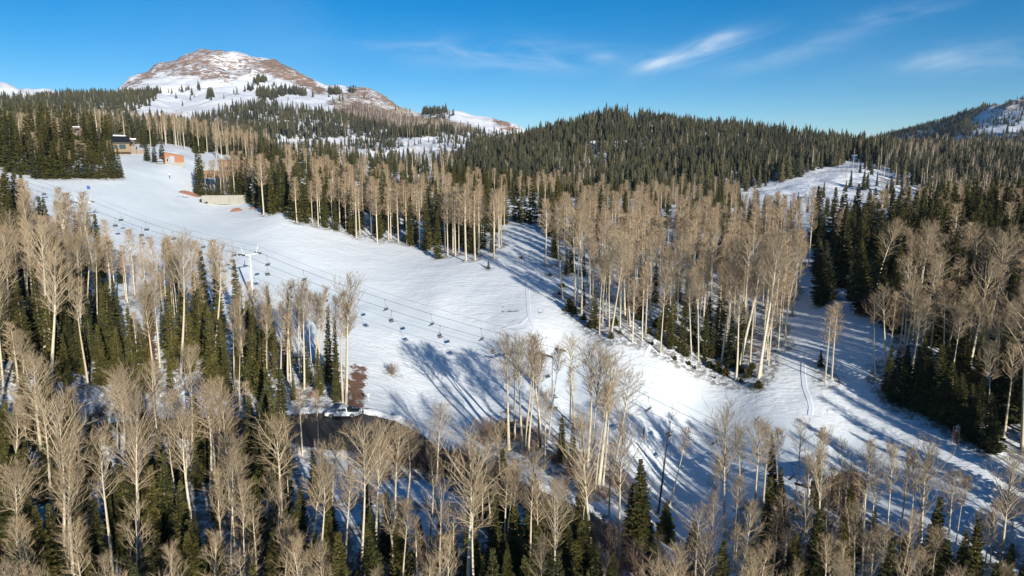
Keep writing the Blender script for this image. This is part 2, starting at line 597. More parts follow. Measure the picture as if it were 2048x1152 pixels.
# forest floor: litter and twigs under the trees (filled in later by the stands)
# ------------------------------------------------------------------ ground materials
def snow_material(name, far):
    m, nt, b = mat(name)
    tc = N(nt, 'ShaderNodeTexCoord')
    P_ = tc.outputs['Object']

    def noise(scale, detail=4, rough=0.55, vec=P_, dist=0.0):
        n = N(nt, 'ShaderNodeTexNoise'); n.inputs['Scale'].default_value = scale; n.inputs['Detail'].default_value = detail
        n.inputs['Roughness'].default_value = rough; n.inputs['Distortion'].default_value = dist
        L(nt, vec, n.inputs['Vector'])
        return n.outputs[0]

    def attr(a):
        n = N(nt, 'ShaderNodeAttribute'); n.attribute_name = a
        return n.outputs['Fac']
    if not far:
        big = noise(0.06, 3)
        snow = mixc(nt, big, (0.80, 0.845, 0.865), (0.855, 0.885, 0.895))
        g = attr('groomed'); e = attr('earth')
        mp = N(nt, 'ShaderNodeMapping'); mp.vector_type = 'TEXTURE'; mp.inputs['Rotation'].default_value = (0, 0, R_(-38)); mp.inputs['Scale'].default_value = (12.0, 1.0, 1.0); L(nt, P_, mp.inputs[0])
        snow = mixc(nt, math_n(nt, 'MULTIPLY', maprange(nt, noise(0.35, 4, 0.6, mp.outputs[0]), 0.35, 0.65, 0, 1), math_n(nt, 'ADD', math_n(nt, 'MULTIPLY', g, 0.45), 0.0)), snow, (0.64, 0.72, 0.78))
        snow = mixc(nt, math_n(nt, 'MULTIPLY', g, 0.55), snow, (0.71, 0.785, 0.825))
        snow = mixc(nt, math_n(nt, 'MULTIPLY', maprange(nt, noise(0.9, 4, 0.6), 0.68, 0.78, 0, 1), math_n(nt, 'MULTIPLY', math_n(nt, 'SUBTRACT', 1.0, g), 0.30)), snow, (0.45, 0.42, 0.38))
        litter = attr('litter')
        lit = maprange(nt, math_n(nt, 'ADD', noise(0.9, 7, 0.72), math_n(nt, 'MULTIPLY', litter, 0.16)), 0.55, 0.72, 0, 1)
        snow = mixc(nt, math_n(nt, 'MULTIPLY', lit, math_n(nt, 'MULTIPLY', litter, 0.8)), snow, (0.13, 0.10, 0.07))
        earth = mixc(nt, noise(1.5, 8, 0.7), (0.12, 0.062, 0.04), (0.27, 0.155, 0.10))
        em = maprange(nt, math_n(nt, 'ADD', math_n(nt, 'MULTIPLY', e, 0.8), math_n(nt, 'MULTIPLY', math_n(nt, 'SUBTRACT', noise(0.42, 8, 0.74), 0.5), 3.4)), 0.42, 0.66, 0, 1)
        em = math_n(nt, 'MULTIPLY', em, maprange(nt, e, 0.02, 0.15, 0, 1))
        col = mixc(nt, em, snow, earth)
        mp2 = N(nt, 'ShaderNodeMapping'); mp2.vector_type = 'TEXTURE'; mp2.inputs['Rotation'].default_value = (0, 0, R_(-20)); mp2.inputs['Scale'].default_value = (2.2, 1.0, 1.0); L(nt, P_, mp2.inputs[0])
        # wind and thaw texture off the groomed run, fine corduroy on it
        hA = noise(0.5, 3, 0.55, mp2.outputs[0], 0.8)
        hB = noise(1.3, 3, 0.6, mp2.outputs[0], 0.5)
        rough_h = math_n(nt, 'ADD', math_n(nt, 'MULTIPLY', hA, 0.75), math_n(nt, 'MULTIPLY', hB, 0.62))
        hG = math_n(nt, 'MULTIPLY', noise(0.7, 2, 0.5, mp.outputs[0]), 0.10)
        mx = N(nt, 'ShaderNodeMix'); L(nt, g, mx.inputs[0]); L(nt, rough_h, mx.inputs[2]); L(nt, hG, mx.inputs[3])
        bp = N(nt, 'ShaderNodeBump'); bp.inputs['Strength'].default_value = 0.62; bp.inputs['Distance'].default_value = 0.42
        L(nt, mx.outputs[0], bp.inputs['Height']); L(nt, bp.outputs[0], b.inputs['Normal'])
        b.inputs['Roughness'].default_value = 0.7
        b.inputs['Specular IOR Level'].default_value = 0.2
        L(nt, col, b.inputs['Base Color'])
    else:
        big = noise(0.01, 4)
        snow = mixc(nt, big, (0.80, 0.82, 0.86), (0.87, 0.88, 0.90))
        r_ = attr('rock'); br = attr('brush')
        mp = N(nt, 'ShaderNodeMapping'); mp.inputs['Rotation'].default_value = (0, R_(-24), R_(20)); mp.inputs['Scale'].default_value = (0.55, 0.6, 1.5); L(nt, P_, mp.inputs[0])
        nn = math_n(nt, 'ADD', math_n(nt, 'MULTIPLY', noise(0.085, 10, 0.8, mp.outputs[0], 0.8), 0.8), math_n(nt, 'MULTIPLY', noise(0.008, 4, 0.6), 0.2))
        rockc = mixc(nt, noise(0.02, 7, 0.6), (0.22, 0.135, 0.092), (0.35, 0.24, 0.17))
        nn = math_n(nt, 'ADD', math_n(nt, 'MULTIPLY', math_n(nt, 'SUBTRACT', nn, 0.5), 1.8), 0.515)
        thr = math_n(nt, 'ADD', nn, math_n(nt, 'MULTIPLY', math_n(nt, 'SUBTRACT', r_, 0.5), 0.34))
        rm = math_n(nt, 'MULTIPLY', maprange(nt, thr, 0.455, 0.545, 0, 1), maprange(nt, r_, 0.02, 0.25, 0, 1))
        col = mixc(nt, rm, snow, rockc)
        brc = mixc(nt, noise(0.15, 6, 0.7), (0.15, 0.10, 0.075), (0.30, 0.215, 0.165))
        bm = math_n(nt, 'MULTIPLY', maprange(nt, math_n(nt, 'ADD', noise(0.08, 7, 0.7), math_n(nt, 'MULTIPLY', math_n(nt, 'SUBTRACT', br, 0.5), 0.36)), 0.42, 0.58, 0, 1), maprange(nt, br, 0.02, 0.3, 0, 1))
        col = mixc(nt, bm, col, brc)
        bp = N(nt, 'ShaderNodeBump'); bp.inputs['Strength'].default_value = 0.6; bp.inputs['Distance'].default_value = 8
        L(nt, noise(0.03, 8, 0.65), bp.inputs['Height']); L(nt, bp.outputs[0], b.inputs['Normal'])
        b.inputs['Roughness'].default_value = 0.8
        b.inputs['Specular IOR Level'].default_value = 0.15
        L(nt, col, b.inputs['Base Color'])
    return m


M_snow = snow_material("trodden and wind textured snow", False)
M_far = snow_material("snow with rock and brush", True)


def sheet(name, i0, i1, j0, j1, m):
    I = np.arange(i0, i1 + 1); J = np.arange(j0, j1 + 1)
    V = np.stack([XX[np.ix_(I, J)], YY[np.ix_(I, J)], GZ[np.ix_(I, J)]], -1).reshape(-1, 3)
    n = len(J)
    a = (np.arange(len(I) - 1)[:, None] * n + np.arange(n - 1)[None]).ravel()
    me = mesh_np(name, V, np.c_[a, a + 1, a + n + 1, a + n][:, ::-1], 4, True)
    for k, A in MASKS.items():
        at_ = me.attributes.new(k, 'FLOAT', 'POINT')
        at_.data.foreach_set('value', A[np.ix_(I, J)].astype(np.float32).ravel())
    me.materials.append(m)
    o = link(name, me, None, None, 'structure')
    return o


def build_ground():
    jn = NEAR_J
    jm = int(np.searchsorted(LS, math.log(1350)))
    ia = int(np.searchsorted(AZ, azT(1180, 300)[0]))
    nA, nS = len(AZ) - 1, len(LS) - 1
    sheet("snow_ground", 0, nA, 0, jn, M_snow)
    sheet("hillside", 0, nA, jn, jm, M_far)
    sheet("mountain", 0, ia, jm, nS, M_far)
    sheet("far_hill", ia, nA, jm, nS, M_far)
    # road ribbon draped on its bench
    tg = np.gradient(road[:, :2], axis=0); tg /= np.linalg.norm(tg, axis=1)[:, None]
    nrm = np.c_[-tg[:, 1], tg[:, 0]]
    K = 15
    V = []
    for k in range(K):
        s = (k / (K - 1) - 0.5)
        wob = 0.5 * fbm(road[:, 0] + k, road[:, 1], 4, 2, 55) * (abs(s) > 0.45)
        q = road[:, :2] + nrm * (s * (roadw + 0.8 + wob))[:, None]
        z = hgt(q[:, 0], q[:, 1]) + 0.05 - 0.12 * (abs(s) > 0.47)
        V.append(np.c_[q, z])
    V = np.stack(V, 1).reshape(-1, 3)
    a = (np.arange(len(road) - 1)[:, None] * K + np.arange(K - 1)[None]).ravel()
    m, nt, b = mat("wet asphalt with slush")
    tc = N(nt, 'ShaderNodeTexCoord')
    n1 = N(nt, 'ShaderNodeTexNoise'); n1.inputs['Scale'].default_value = 0.6; n1.inputs['Detail'].default_value = 8; n1.inputs['Roughness'].default_value = 0.7; L(nt, tc.outputs['Object'], n1.inputs['Vector'])
    c = mixc(nt, n1.outputs[0], (0.030, 0.028, 0.027), (0.075, 0.066, 0.058))
    c = mixc(nt, maprange(nt, n1.outputs[0], 0.64, 0.74, 0, 0.8), c, (0.5, 0.5, 0.5))
    L(nt, c, b.inputs['Base Color']); b.inputs['Roughness'].default_value = 0.55
    me = mesh_np("road", V, np.c_[a, a + 1, a + K + 1, a + K], 4, True)
    link("road", me, m, None, 'structure')
# ------------------------------------------------------------------ tree materials
def bark_material(name, pale, dark, marks=0.5):
    m, nt, b = mat(name)
    tc = N(nt, 'ShaderNodeTexCoord')
    mp = N(nt, 'ShaderNodeMapping'); mp.inputs['Scale'].default_value = (2.2, 2.2, 1.1); L(nt, tc.outputs['Object'], mp.inputs[0])
    oi = N(nt, 'ShaderNodeObjectInfo')
    ad = N(nt, 'ShaderNodeVectorMath', operation='ADD'); L(nt, mp.outputs[0], ad.inputs[0])
    cb = N(nt, 'ShaderNodeCombineXYZ'); L(nt, math_n(nt, 'MULTIPLY', oi.outputs['Random'], 40.0), cb.inputs[2]); L(nt, cb.outputs[0], ad.inputs[1])
    n = N(nt, 'ShaderNodeTexNoise'); n.inputs['Scale'].default_value = 1.6; n.inputs['Detail'].default_value = 6; n.inputs['Roughness'].default_value = 0.7; L(nt, ad.outputs[0], n.inputs['Vector'])
    mk = maprange(nt, n.outputs[0], 0.58, 0.66, 0, marks)
    tint = mixc(nt, oi.outputs['Random'], pale, tuple(c * f for c, f in zip(pale, (0.86, 0.80, 0.70))))
    L(nt, mixc(nt, mk, tint, dark), b.inputs['Base Color'])
    b.inputs['Roughness'].default_value = 0.75; b.inputs['Specular IOR Level'].default_value = 0.2
    return m


def tint_material(name, c0, c1, attr=None, rough=0.7, noise=None, backlight=0.0, stops=None):
    m, nt, b = mat(name)
    if attr:
        a = N(nt, 'ShaderNodeAttribute'); a.attribute_name = attr; f = a.outputs['Fac']
    else:
        a = N(nt, 'ShaderNodeObjectInfo'); f = a.outputs['Random']
    c = mixc(nt, f, c0, c1) if not stops else ramp(nt, f, stops)
    if noise:
        tc = N(nt, 'ShaderNodeTexCoord')
        n = N(nt, 'ShaderNodeTexNoise'); n.inputs['Scale'].default_value = noise; n.inputs['Detail'].default_value = 4; L(nt, tc.outputs['Object'], n.inputs['Vector'])
        hv = N(nt, 'ShaderNodeHueSaturation'); L(nt, c, hv.inputs['Color']); L(nt, maprange(nt, n.outputs[0], 0.25, 0.75, 0.55, 1.5), hv.inputs['Value'])
        c = hv.outputs[0]
    L(nt, c, b.inputs['Base Color'])
    b.inputs['Roughness'].default_value = rough; b.inputs['Specular IOR Level'].default_value = 0.15
    return m


M_bark = bark_material("pale aspen bark", (0.60, 0.535, 0.41), (0.10, 0.085, 0.07), 0.75)
M_twig = tint_material("bare aspen twigs", (0.385, 0.285, 0.165), (0.235, 0.178, 0.115))
M_limb = tint_material("pale aspen limbs", (0.43, 0.35, 0.24), (0.33, 0.27, 0.19))
M_firbark = bark_material("grey conifer bark", (0.20, 0.155, 0.12), (0.07, 0.055, 0.045))
M_fir = tint_material("fir needles", (0.115, 0.102, 0.028), (0.060, 0.064, 0.024), None, 0.65, 0.5)
M_firfar = tint_material("fir needles in the forest", (0.078, 0.070, 0.033), (0.036, 0.039, 0.025), 'tint', 0.7, None, 0.0,
                         [(0.0, (0.115, 0.102, 0.028)), (0.25, (0.060, 0.064, 0.024)), (0.4, (0.082, 0.073, 0.034)), (1.0, (0.036, 0.039, 0.025))])
M_rust = tint_material("rust brown dying needles", (0.14, 0.075, 0.03), (0.10, 0.07, 0.025), None, 0.7, 0.6)
M_dead = bark_material("dark dead wood", (0.09, 0.075, 0.065), (0.04, 0.035, 0.03))
M_twigfar = tint_material("bare aspens in the forest", (0.38, 0.28, 0.175), (0.26, 0.195, 0.14), 'tint', 0.8)
M_brush = tint_material("leafless brush", (0.27, 0.185, 0.13), (0.20, 0.15, 0.12))


# ------------------------------------------------------------------ tree shapes
class TB:
    """fast triangle collector for branches and needles"""
    def __init__(s):
        s.v = []; s.f = []; s.n = 0; s.fine = []

    def tube(s, pts, rad, n=3):
        """tapered open tube through pts"""
        base = s.n
        pr = None
        for i, p in enumerate(pts):
            t = pts[min(i + 1, len(pts) - 1)] - pts[max(i - 1, 0)]
            t = t / (np.linalg.norm(t) + 1e-9)
            a = np.cross(t, (0, 0, 1) if abs(t[2]) < 0.92 else (1, 0, 0)); a /= np.linalg.norm(a) + 1e-9
            b = np.cross(t, a)
            for k in range(n):
                w = 2 * math.pi * k / n
                s.v.append(p + (a * math.cos(w) + b * math.sin(w)) * rad[i])
        for i in range(len(pts) - 1):
            for k in range(n):
                j = (k + 1) % n
                q = (base + i * n + k, base + i * n + j, base + (i + 1) * n + j, base + (i + 1) * n + k)
                s.f.append((q[0], q[1], q[2])); s.f.append((q[0], q[2], q[3]))
        s.n = len(s.v)

    def twig(s, p, d, r):
        """a needle-thin cone from p along vector d"""
        t = d / (np.linalg.norm(d) + 1e-9)
        a = np.cross(t, (0.3, 0.2, 0.93)); a /= np.linalg.norm(a) + 1e-9
        b = np.cross(t, a)
        o = s.n
        s.v += [p + a * r, p - a * r * 0.5 + b * r * 0.87, p - a * r * 0.5 - b * r * 0.87, p + d]
        s.f += [(o, o + 1, o + 3), (o + 1, o + 2, o + 3), (o + 2, o, o + 3)]
        s.fine += [len(s.f) - 3, len(s.f) - 2, len(s.f) - 1]
        s.n += 4

    def tri(s, a, b, c):
        o = s.n
        s.v += [a, b, c]; s.f.append((o, o + 1, o + 2)); s.n += 3

    def arrays(s):
        return np.array(s.v, np.float32), np.array(s.f, np.int32)

    def mesh(s, name, m, smooth=False, limb=None):
        V, Fc = s.arrays()
        me = mesh_np(name, V, Fc, 3, smooth)
        me.materials.append(m)
        if limb is not None and s.fine:
            me.materials.append(limb)
            mi = np.ones(len(Fc), np.int32); mi[np.array(s.fine)] = 0
            me.polygons.foreach_set('material_index', mi)
        return me


def unit(v):
    return v / (np.linalg.norm(v) + 1e-9)


def aspen(seed, Ht=20.0, cb=0.5, width=2.6, nprim=22, nsec=7, ntw=8, rtrunk=0.20, wob=0.25, twr=0.0115, fork=False, up=48, low=False, dens=1.0):
    """trunk and crown of a bare aspen"""
    g = np.random.default_rng(seed)
    tr, cr = TB(), TB()

    def trunk_line(x0, y0, z0, z1, dx, dy, n=12):
        zs = np.linspace(z0, z1, n)
        t = (zs - z0) / (z1 - z0)
        ph = g.uniform(0, 6.28, 4)
        x = x0 + dx * t ** 1.3 + wob * (np.sin(t * 4.2 + ph[0]) - math.sin(ph[0])) * t ** 0.7
        y = y0 + dy * t ** 1.3 + wob * (np.sin(t * 3.7 + ph[1]) - math.sin(ph[1])) * t ** 0.7
        return np.c_[x, y, zs]
    stems = []
    if fork:
        fz = Ht * g.uniform(0.42, 0.58)
        lo = trunk_line(0, 0, -0.6, fz, 0, 0, 7)
        tr.tube(list(lo), list(rtrunk * np.linspace(1.18, 0.8, 7)), 7)
        for sgn in (-1, 1):
            w = g.uniform(0.7, 1.5) * sgn
            ang = g.uniform(0, 0.8)
            up_ = trunk_line(lo[-1][0], lo[-1][1], fz, Ht * (0.98 if sgn > 0 else g.uniform(0.82, 0.95)), w * math.cos(ang), w * math.sin(ang), 9)
            tr.tube(list(up_), list(rtrunk * np.linspace(0.62, 0.09, 9)), 6)
            stems.append((up_, rtrunk * 0.62, 0.5))
    else:
        ln = trunk_line(0, 0, -0.6, Ht * 0.985, 0, 0, 14)
        rad = rtrunk * (1.15 - 1.06 * np.linspace(0, 1, 14) ** 1.15)
        rad[0] *= 1.15
        tr.tube(list(ln), list(rad), 7)
        stems.append((ln, rtrunk, 1.0))
    # dead stubs under the crown
    for _ in range(4 if not low else 9):
        z = g.uniform(min(0.25, cb * .6), cb) * Ht
        st = stems[0][0] if not fork else lo
        if z > st[-1][2]:
            continue
        p = np.array([np.interp(z, st[:, 2], st[:, 0]), np.interp(z, st[:, 2], st[:, 1]), z])
        a = g.uniform(0, 6.28)
        d = np.array([math.cos(a), math.sin(a), g.uniform(-0.1, 0.5)]) * g.uniform(0.5, 1.6)
        cr.tube([p, p + d * 0.5, p + d + np.array([0, 0, 0.15])], [0.03, 0.02, 0.006], 3)
    for st, r0, share in stems:
        z0 = max(cb * Ht, st[0][2] + 0.4)
        z1 = st[-1][2]
        n_ = max(6, int(nprim * share * (1.25 if fork else 1)))
        az = g.uniform(0, 6.28)
        for k in range(n_):
            t = (k + g.uniform(-0.3, 0.3)) / n_
            t = min(max(t, 0), 0.985)
            z = z0 + (z1 - z0) * t ** 0.92
            p = np.array([np.interp(z, st[:, 2], st[:, 0]), np.interp(z, st[:, 2], st[:, 1]), z])
            az += 2.4 + g.uniform(-0.5, 0.5)
            prof = (0.62 + 0.5 * math.sin(min(1, t / 0.4) * 1.57)) * (1 - 0.62 * max(0, (t - 0.35) / 0.65) ** 1.6)
            ln_ = width * prof * g.uniform(0.75, 1.25) * 1.15
            el = R_(up + 22 * t + g.uniform(-14, 12))
            d = np.array([math.cos(az) * math.cos(el), math.sin(az) * math.cos(el), math.sin(el)])
            pts = [p]
            bend = g.uniform(0.0, 0.22)
            dd = d.copy()
            for q in range(4):
                dd = unit(dd + np.array([g.uniform(-.16, .16), g.uniform(-.16, .16), bend * 0.6 + g.uniform(-.08, .10)]))
                pts.append(pts[-1] + dd * ln_ / 4)
            rb = (0.034 + 0.028 * (1 - t)) * (0.8 + 0.25 * ln_ / 2.5) * (rtrunk / 0.2) ** 0.5
            cr.tube(pts, [rb, rb * 0.8, rb * 0.6, rb * 0.42, rb * 0.22], 4)
            for q in range(nsec):
                f = (q + 0.6) / nsec
                f = 0.12 + 0.88 * f
                i = min(int(f * 4), 3); ff = f * 4 - i
                sp = pts[i] * (1 - ff) + pts[i + 1] * ff
                base = unit(pts[i + 1] - pts[i])
                side = unit(np.cross(base, g.normal(size=3)))
                sd_ = unit(base * g.uniform(0.55, 1.0) + side * g.uniform(0.5, 0.95) + np.array([0, 0, 0.28]))
                sl = ln_ * g.uniform(0.28, 0.5) * (1.1 - 0.55 * f) + 0.25
                sm = sp + sd_ * sl * 0.55
                sd2 = unit(sd_ + g.normal(size=3) * 0.22 + np.array([0, 0, 0.15]))
                se = sm + sd2 * sl * 0.5
                rs = 0.016 * (rtrunk / 0.2) ** 0.5
                cr.tube([sp, sm, se], [rs, rs * 0.72, rs * 0.35], 3)
                for w in range(max(1, int(ntw * dens))):
                    h_ = g.uniform(0.15, 1.0)
                    tp = sp + (sm - sp) * (h_ / 0.55) if h_ < 0.55 else sm + (se - sm) * ((h_ - 0.55) / 0.45)
                    td = unit(sd2 + g.normal(size=3) * 0.36 + np.array([0, 0, 0.22]))
                    cr.twig(tp, td * g.uniform(0.45, 1.1), twr)
    return tr, cr


def conifer(seed, Ht=18.0, base=0.04, rmax=2.3, step=0.42, nb=8, droop=0.35, shape=0.85, gap=0.06, spray=5, wscale=1.0):
    """trunk and needle crown of a fir or spruce"""
    g = np.random.default_rng(seed)
    tr, cr = TB(), TB()
    tr.tube([np.array([0, 0, -0.6]), np.array([0, 0, Ht * 0.5]), np.array([0.05, 0, Ht * 0.985])], [0.26 * Ht / 18, 0.16 * Ht / 18, 0.02], 7)
    z = base * Ht
    while z < Ht * 0.985:
        t = z / Ht
        R = rmax * ((1 - t) ** shape) * (0.55 + 0.45 * min(1, (t - base + 0.02) / 0.10))
        R = R * g.uniform(0.82, 1.12) + 0.10
        n = max(4, int(round(nb * (0.55 + 0.5 * (1 - t)))))
        a0 = g.uniform(0, 6.28)
        for k in range(n):
            if g.random() < gap:
                continue
            a = a0 + 6.283 * k / n + g.uniform(-0.25, 0.25)
            r = R * g.uniform(0.62, 1.12)
            ca, sa = math.cos(a), math.sin(a)
            zz = z + g.uniform(-0.5, 0.5) * step
            dr = droop * g.uniform(0.6, 1.3) * (1.2 - t)
            lift = 0.55 * t * t
            pts = []
            for q in range(4):
                f = q / 3
                rise = r * (lift * f - dr * f + 0.28 * dr * f * f + 0.10 * f ** 3)
                pts.append(np.array([ca * r * f, sa * r * f, zz + rise]))
            side = np.array([-sa, ca, 0.0])
            # flat frond: paired sprays along the branch, hanging a little
            for q in range(spray):
                f = 0.16 + 0.84 * (q + 0.5) / spray
                i = min(int(f * 3), 2); ff = f * 3 - i
                p = pts[i] * (1 - ff) + pts[i + 1] * ff
                ax = unit(pts[i + 1] - pts[i])
                ln = (0.30 * r * (1.15 - f) + 0.16 + 0.10 * r) * g.uniform(0.7, 1.2) * wscale
                wd = (0.10 * r + 0.12) * g.uniform(0.8, 1.25)
                for sg in (-1, 1):
                    d = unit(ax * g.uniform(0.55, 0.95) + side * sg * g.uniform(0.6, 1.0) + np.array([0, 0, g.uniform(-0.55, 0.02)]))
                    e = p + d * ln
                    nn = unit(np.cross(d, ax) + g.normal(size=3) * 0.35)
                    wv = unit(np.cross(d, nn)) * wd
                    cr.tri(p - wv * 0.5 + d * ln * 0.1, p + wv + d * ln * 0.35, e)
                    cr.tri(p + ax * wd * .5, p - wv + d * ln * 0.3, e - d * ln * 0.12 + np.array([0, 0, -0.12]))
            e = pts[3] + unit(pts[3] - pts[2]) * 0.25
            w = side * (0.10 + 0.06 * r)
            cr.tri(pts[2] - w, pts[2] + w, e)
            cr.tri(pts[0], pts[1] + w * 1.3, pts[2] - w)
            cr.tri(pts[1] - w * 1.3, pts[1] + np.array([0, 0, -0.25]), pts[2] + w)
        z += step * (1.0 - 0.42 * t) * g.uniform(0.8, 1.2)
    top = np.array([0.05, 0, Ht])
    for k in range(5):
        a = 1.26 * k
        cr.tri(top, np.array([0.05 + math.cos(a) * 0.10, math.sin(a) * 0.10, Ht - 0.9]), np.array([0.05 + math.cos(a + .8) * 0.10, math.sin(a + .8) * 0.10, Ht - 0.8]))
    return tr, cr


def far_conifer(seed, tiers=11, nb=7, rm=0.125):
    """small forest tree, unit height"""
    g = np.random.default_rng(seed)
    cr = TB()
    for k in range(tiers):
        t = k / tiers
        z = 0.06 + 0.90 * t
        R = rm * (1 - t) ** 0.75 * g.uniform(0.8, 1.2) + 0.012
        a0 = g.uniform(0, 6.28)
        for q in range(nb):
            a = a0 + 6.283 * q / nb + g.uniform(-0.3, 0.3)
            r = R * g.uniform(0.65, 1.25)
            h = 0.95 / tiers
            c0 = np.array([0, 0, z + h * g.uniform(0.75, 1.25)])
            w = 0.62
            c1 = np.array([math.cos(a - w) * r * 0.75, math.sin(a - w) * r * 0.75, z - h * g.uniform(0.0, 0.5)])
            c2 = np.array([math.cos(a + w) * r * 0.75, math.sin(a + w) * r * 0.75, z - h * g.uniform(0.0, 0.5)])
            c3 = np.array([math.cos(a) * r * 1.15, math.sin(a) * r * 1.15, z - h * g.uniform(0.3, 0.9)])
            cr.tri(c0, c1, c3)
            cr.tri(c0, c3, c2)
    cr.tri(np.array([0.012, 0, 0.93]), np.array([-0.012, 0.01, 0.93]), np.array([0, 0, 1.0]))
    return cr.arrays()


def far_aspen(seed, n=90):
    g = np.random.default_rng(seed)
    cr = TB()
    cr.tube([np.array([0, 0, -0.02]), np.array([0.006, 0, 0.5]), np.array([0, 0.004, 0.96])], [0.0105, 0.0085, 0.002], 4)
    nt_ = len(cr.f)
    for k in range(n):
        t = g.random() ** 0.8
        z = 0.46 + 0.5 * t
        a = g.uniform(0, 6.28)
        prof = 0.10 * (0.5 + 0.6 * math.sin(min(1, t / 0.45) * 1.57)) * (1 - 0.7 * max(0, (t - .3) / .7))
        r = prof * g.uniform(0.0, 0.9)
        p = np.array([math.cos(a) * r, math.sin(a) * r, z])
        d = np.array([math.cos(a) * g.uniform(.2, .9) + g.normal() * .3, math.sin(a) * g.uniform(.2, .9) + g.normal() * .3, g.uniform(0.5, 1.0)]) * g.uniform(0.03, 0.075)
        cr.twig(p, d, 0.0026)
    V, Fc = cr.arrays()
    return V, Fc, nt_
# ------------------------------------------------------------------ where the trees stand
TREES = []      # dicts: kind, x, y, h, lean vector, form, stand


def add_tree(kind, p, h, lean=(0, 0), form=None, stand='', w=1.0):
    TREES.append(dict(kind=kind, x=p[0], y=p[1], z=float(hgt(p[0], p[1])), h=h, lean=lean, form=form, stand=stand, w=w, rz=rnd.uniform(0, 6.28)))


def hand(kind, ub, vb, vt, ut=None, form=None, stand='', w=1.0):
    """a tree whose foot and tip are seen at (ub, vb) and (ut, vt)"""
    p = at(ub, vb)
    ut = ub if ut is None else ut
    x, y, z = ray(ut, vt)
    k = p.y / y
    tx, tz = x * k, z * k + CZ
    h = tz - p.z
    add_tree(kind, p, h, ((tx - p.x) / h, rnd.uniform(-0.03, 0.03)), form, stand, w)


KEEP = [(596, 770, 752, 872), (1170, 1225, 1015, 1070), (2060, 2400, 800, 900)]


def keepout(x, y):
    """keeps the sight line to the parked pickup and the road clear, as it is in the place"""
    z = float(hgt(x, y))
    u, v, d = proj(x, y, z); ut, vt, dt = proj(x, y, z + 12)
    return d < 130 and any(u0 - 14 < u < u1 + 14 and vt < v1 and v > v0 for u0, u1, v0, v1 in KEEP[:1])


def spaced(x, y, dmin, kinds=None):
    if keepout(x, y):
        return False
    for t in TREES[-900:]:
        if (t['x'] - x) ** 2 + (t['y'] - y) ** 2 < dmin * dmin:
            return False
    return True


def stand_px(name, poly, n, hr, pfir=0.3, dmin=2.2, forms_a=None, forms_f=None, fir_h=None, power=2.2, lean=0.05, holes=(), w=1.0):
    us = [p[0] for p in poly]; vs = [p[1] for p in poly]
    rmax = math.hypot(*at(0.5 * (min(us) + max(us)), min(vs))[:2])
    k = 0; tries = 0
    while k < n and tries < n * 60:
        tries += 1
        u = rnd.uniform(min(us), max(us)); v = rnd.uniform(min(vs), max(vs))
        if not inpoly(u, v, poly) or any(inpoly(u, v, h) for h in holes):
            continue
        p = at(u, v)
        if rnd.random() > (math.hypot(p.x, p.y) / rmax) ** power:
            continue
        if not spaced(p.x, p.y, dmin):
            continue
        fir = rnd.random() < pfir
        h = rnd.uniform(*(fir_h or hr)) if fir else rnd.uniform(*hr)
        add_tree('fir' if fir else 'aspen', p, h, (rnd.gauss(0, lean * (0.2 if fir else 1)), rnd.gauss(0, lean * (0.2 if fir else 1))),
                 rnd.choice((forms_f if fir else forms_a) or [None]), name, w)
        k += 1


def stand_r(name, u0, u1, r0, r1, n, hr, pfir=0.5, dmin=3.0, fir_h=None, forms_a=None, forms_f=None, lean=0.03):
    k = 0; tries = 0
    while k < n and tries < n * 40:
        tries += 1
        u = rnd.uniform(u0, u1); r = math.sqrt(rnd.uniform(r0 * r0, r1 * r1))
        a, _ = azT(u, 400)
        x, y = math.sin(a) * r, math.cos(a) * r
        if not spaced(x, y, dmin):
            continue
        fir = rnd.random() < pfir
        h = rnd.uniform(*(fir_h or hr)) if fir else rnd.uniform(*hr)
        add_tree('fir' if fir else 'aspen', (x, y), h, (rnd.gauss(0, lean * (0.2 if fir else 1)), rnd.gauss(0, lean * (0.2 if fir else 1))), rnd.choice((forms_f if fir else forms_a) or [None]), name)
        k += 1


A_, Fr = 'aspen', 'fir'
# --- upper slope on the left, above the run
S = 'slope forest'
for a in ((89, 747, 440, 86, 'wide'), (102, 782, 500, 104, 'wide'), (71, 678, 450, 45), (161, 640, 466, 163, 'wide'), (172, 642, 463, 184, 'wide'), (255, 605, 487, 247, 'slim'), (252, 600, 500, 240, 'slim'),
          (293, 598, 470, 288, 'slim'), (328, 645, 540, 322, 'slim'), (361, 757, 472, 368, 'wide'), (430, 723, 487, 434, 'wide'), (469, 771, 600, 470), (488, 752, 560, 483), (479, 805, 630, 474, 'slim'),
          (278, 742, 620, 268, 'low'), (293, 747, 560, 302), (335, 650, 480, 333), (312, 610, 470, 312, 'slim'), (345, 620, 470, 340), (385, 640, 480, 390), (402, 600, 478, 402), (270, 590, 455, 262, 'slim'),
          (225, 600, 470, 222, 'slim'), (232, 610, 480, 236), (140, 660, 470, 132, 'wide'), (55, 640, 470, 60), (20, 640, 500, 22), (8, 790, 560, -6, 'wide'), (40, 800, 640, 34), (120, 560, 440, 118), (90, 540, 430, 92), (60, 520, 430, 58),
          (505, 690, 560, 508), (516, 720, 575, 512), (448, 660, 520, 452), (400, 690, 540, 404)):
    hand(A_, a[0], a[1], a[2], a[3], a[4] if len(a) > 4 else None, S)
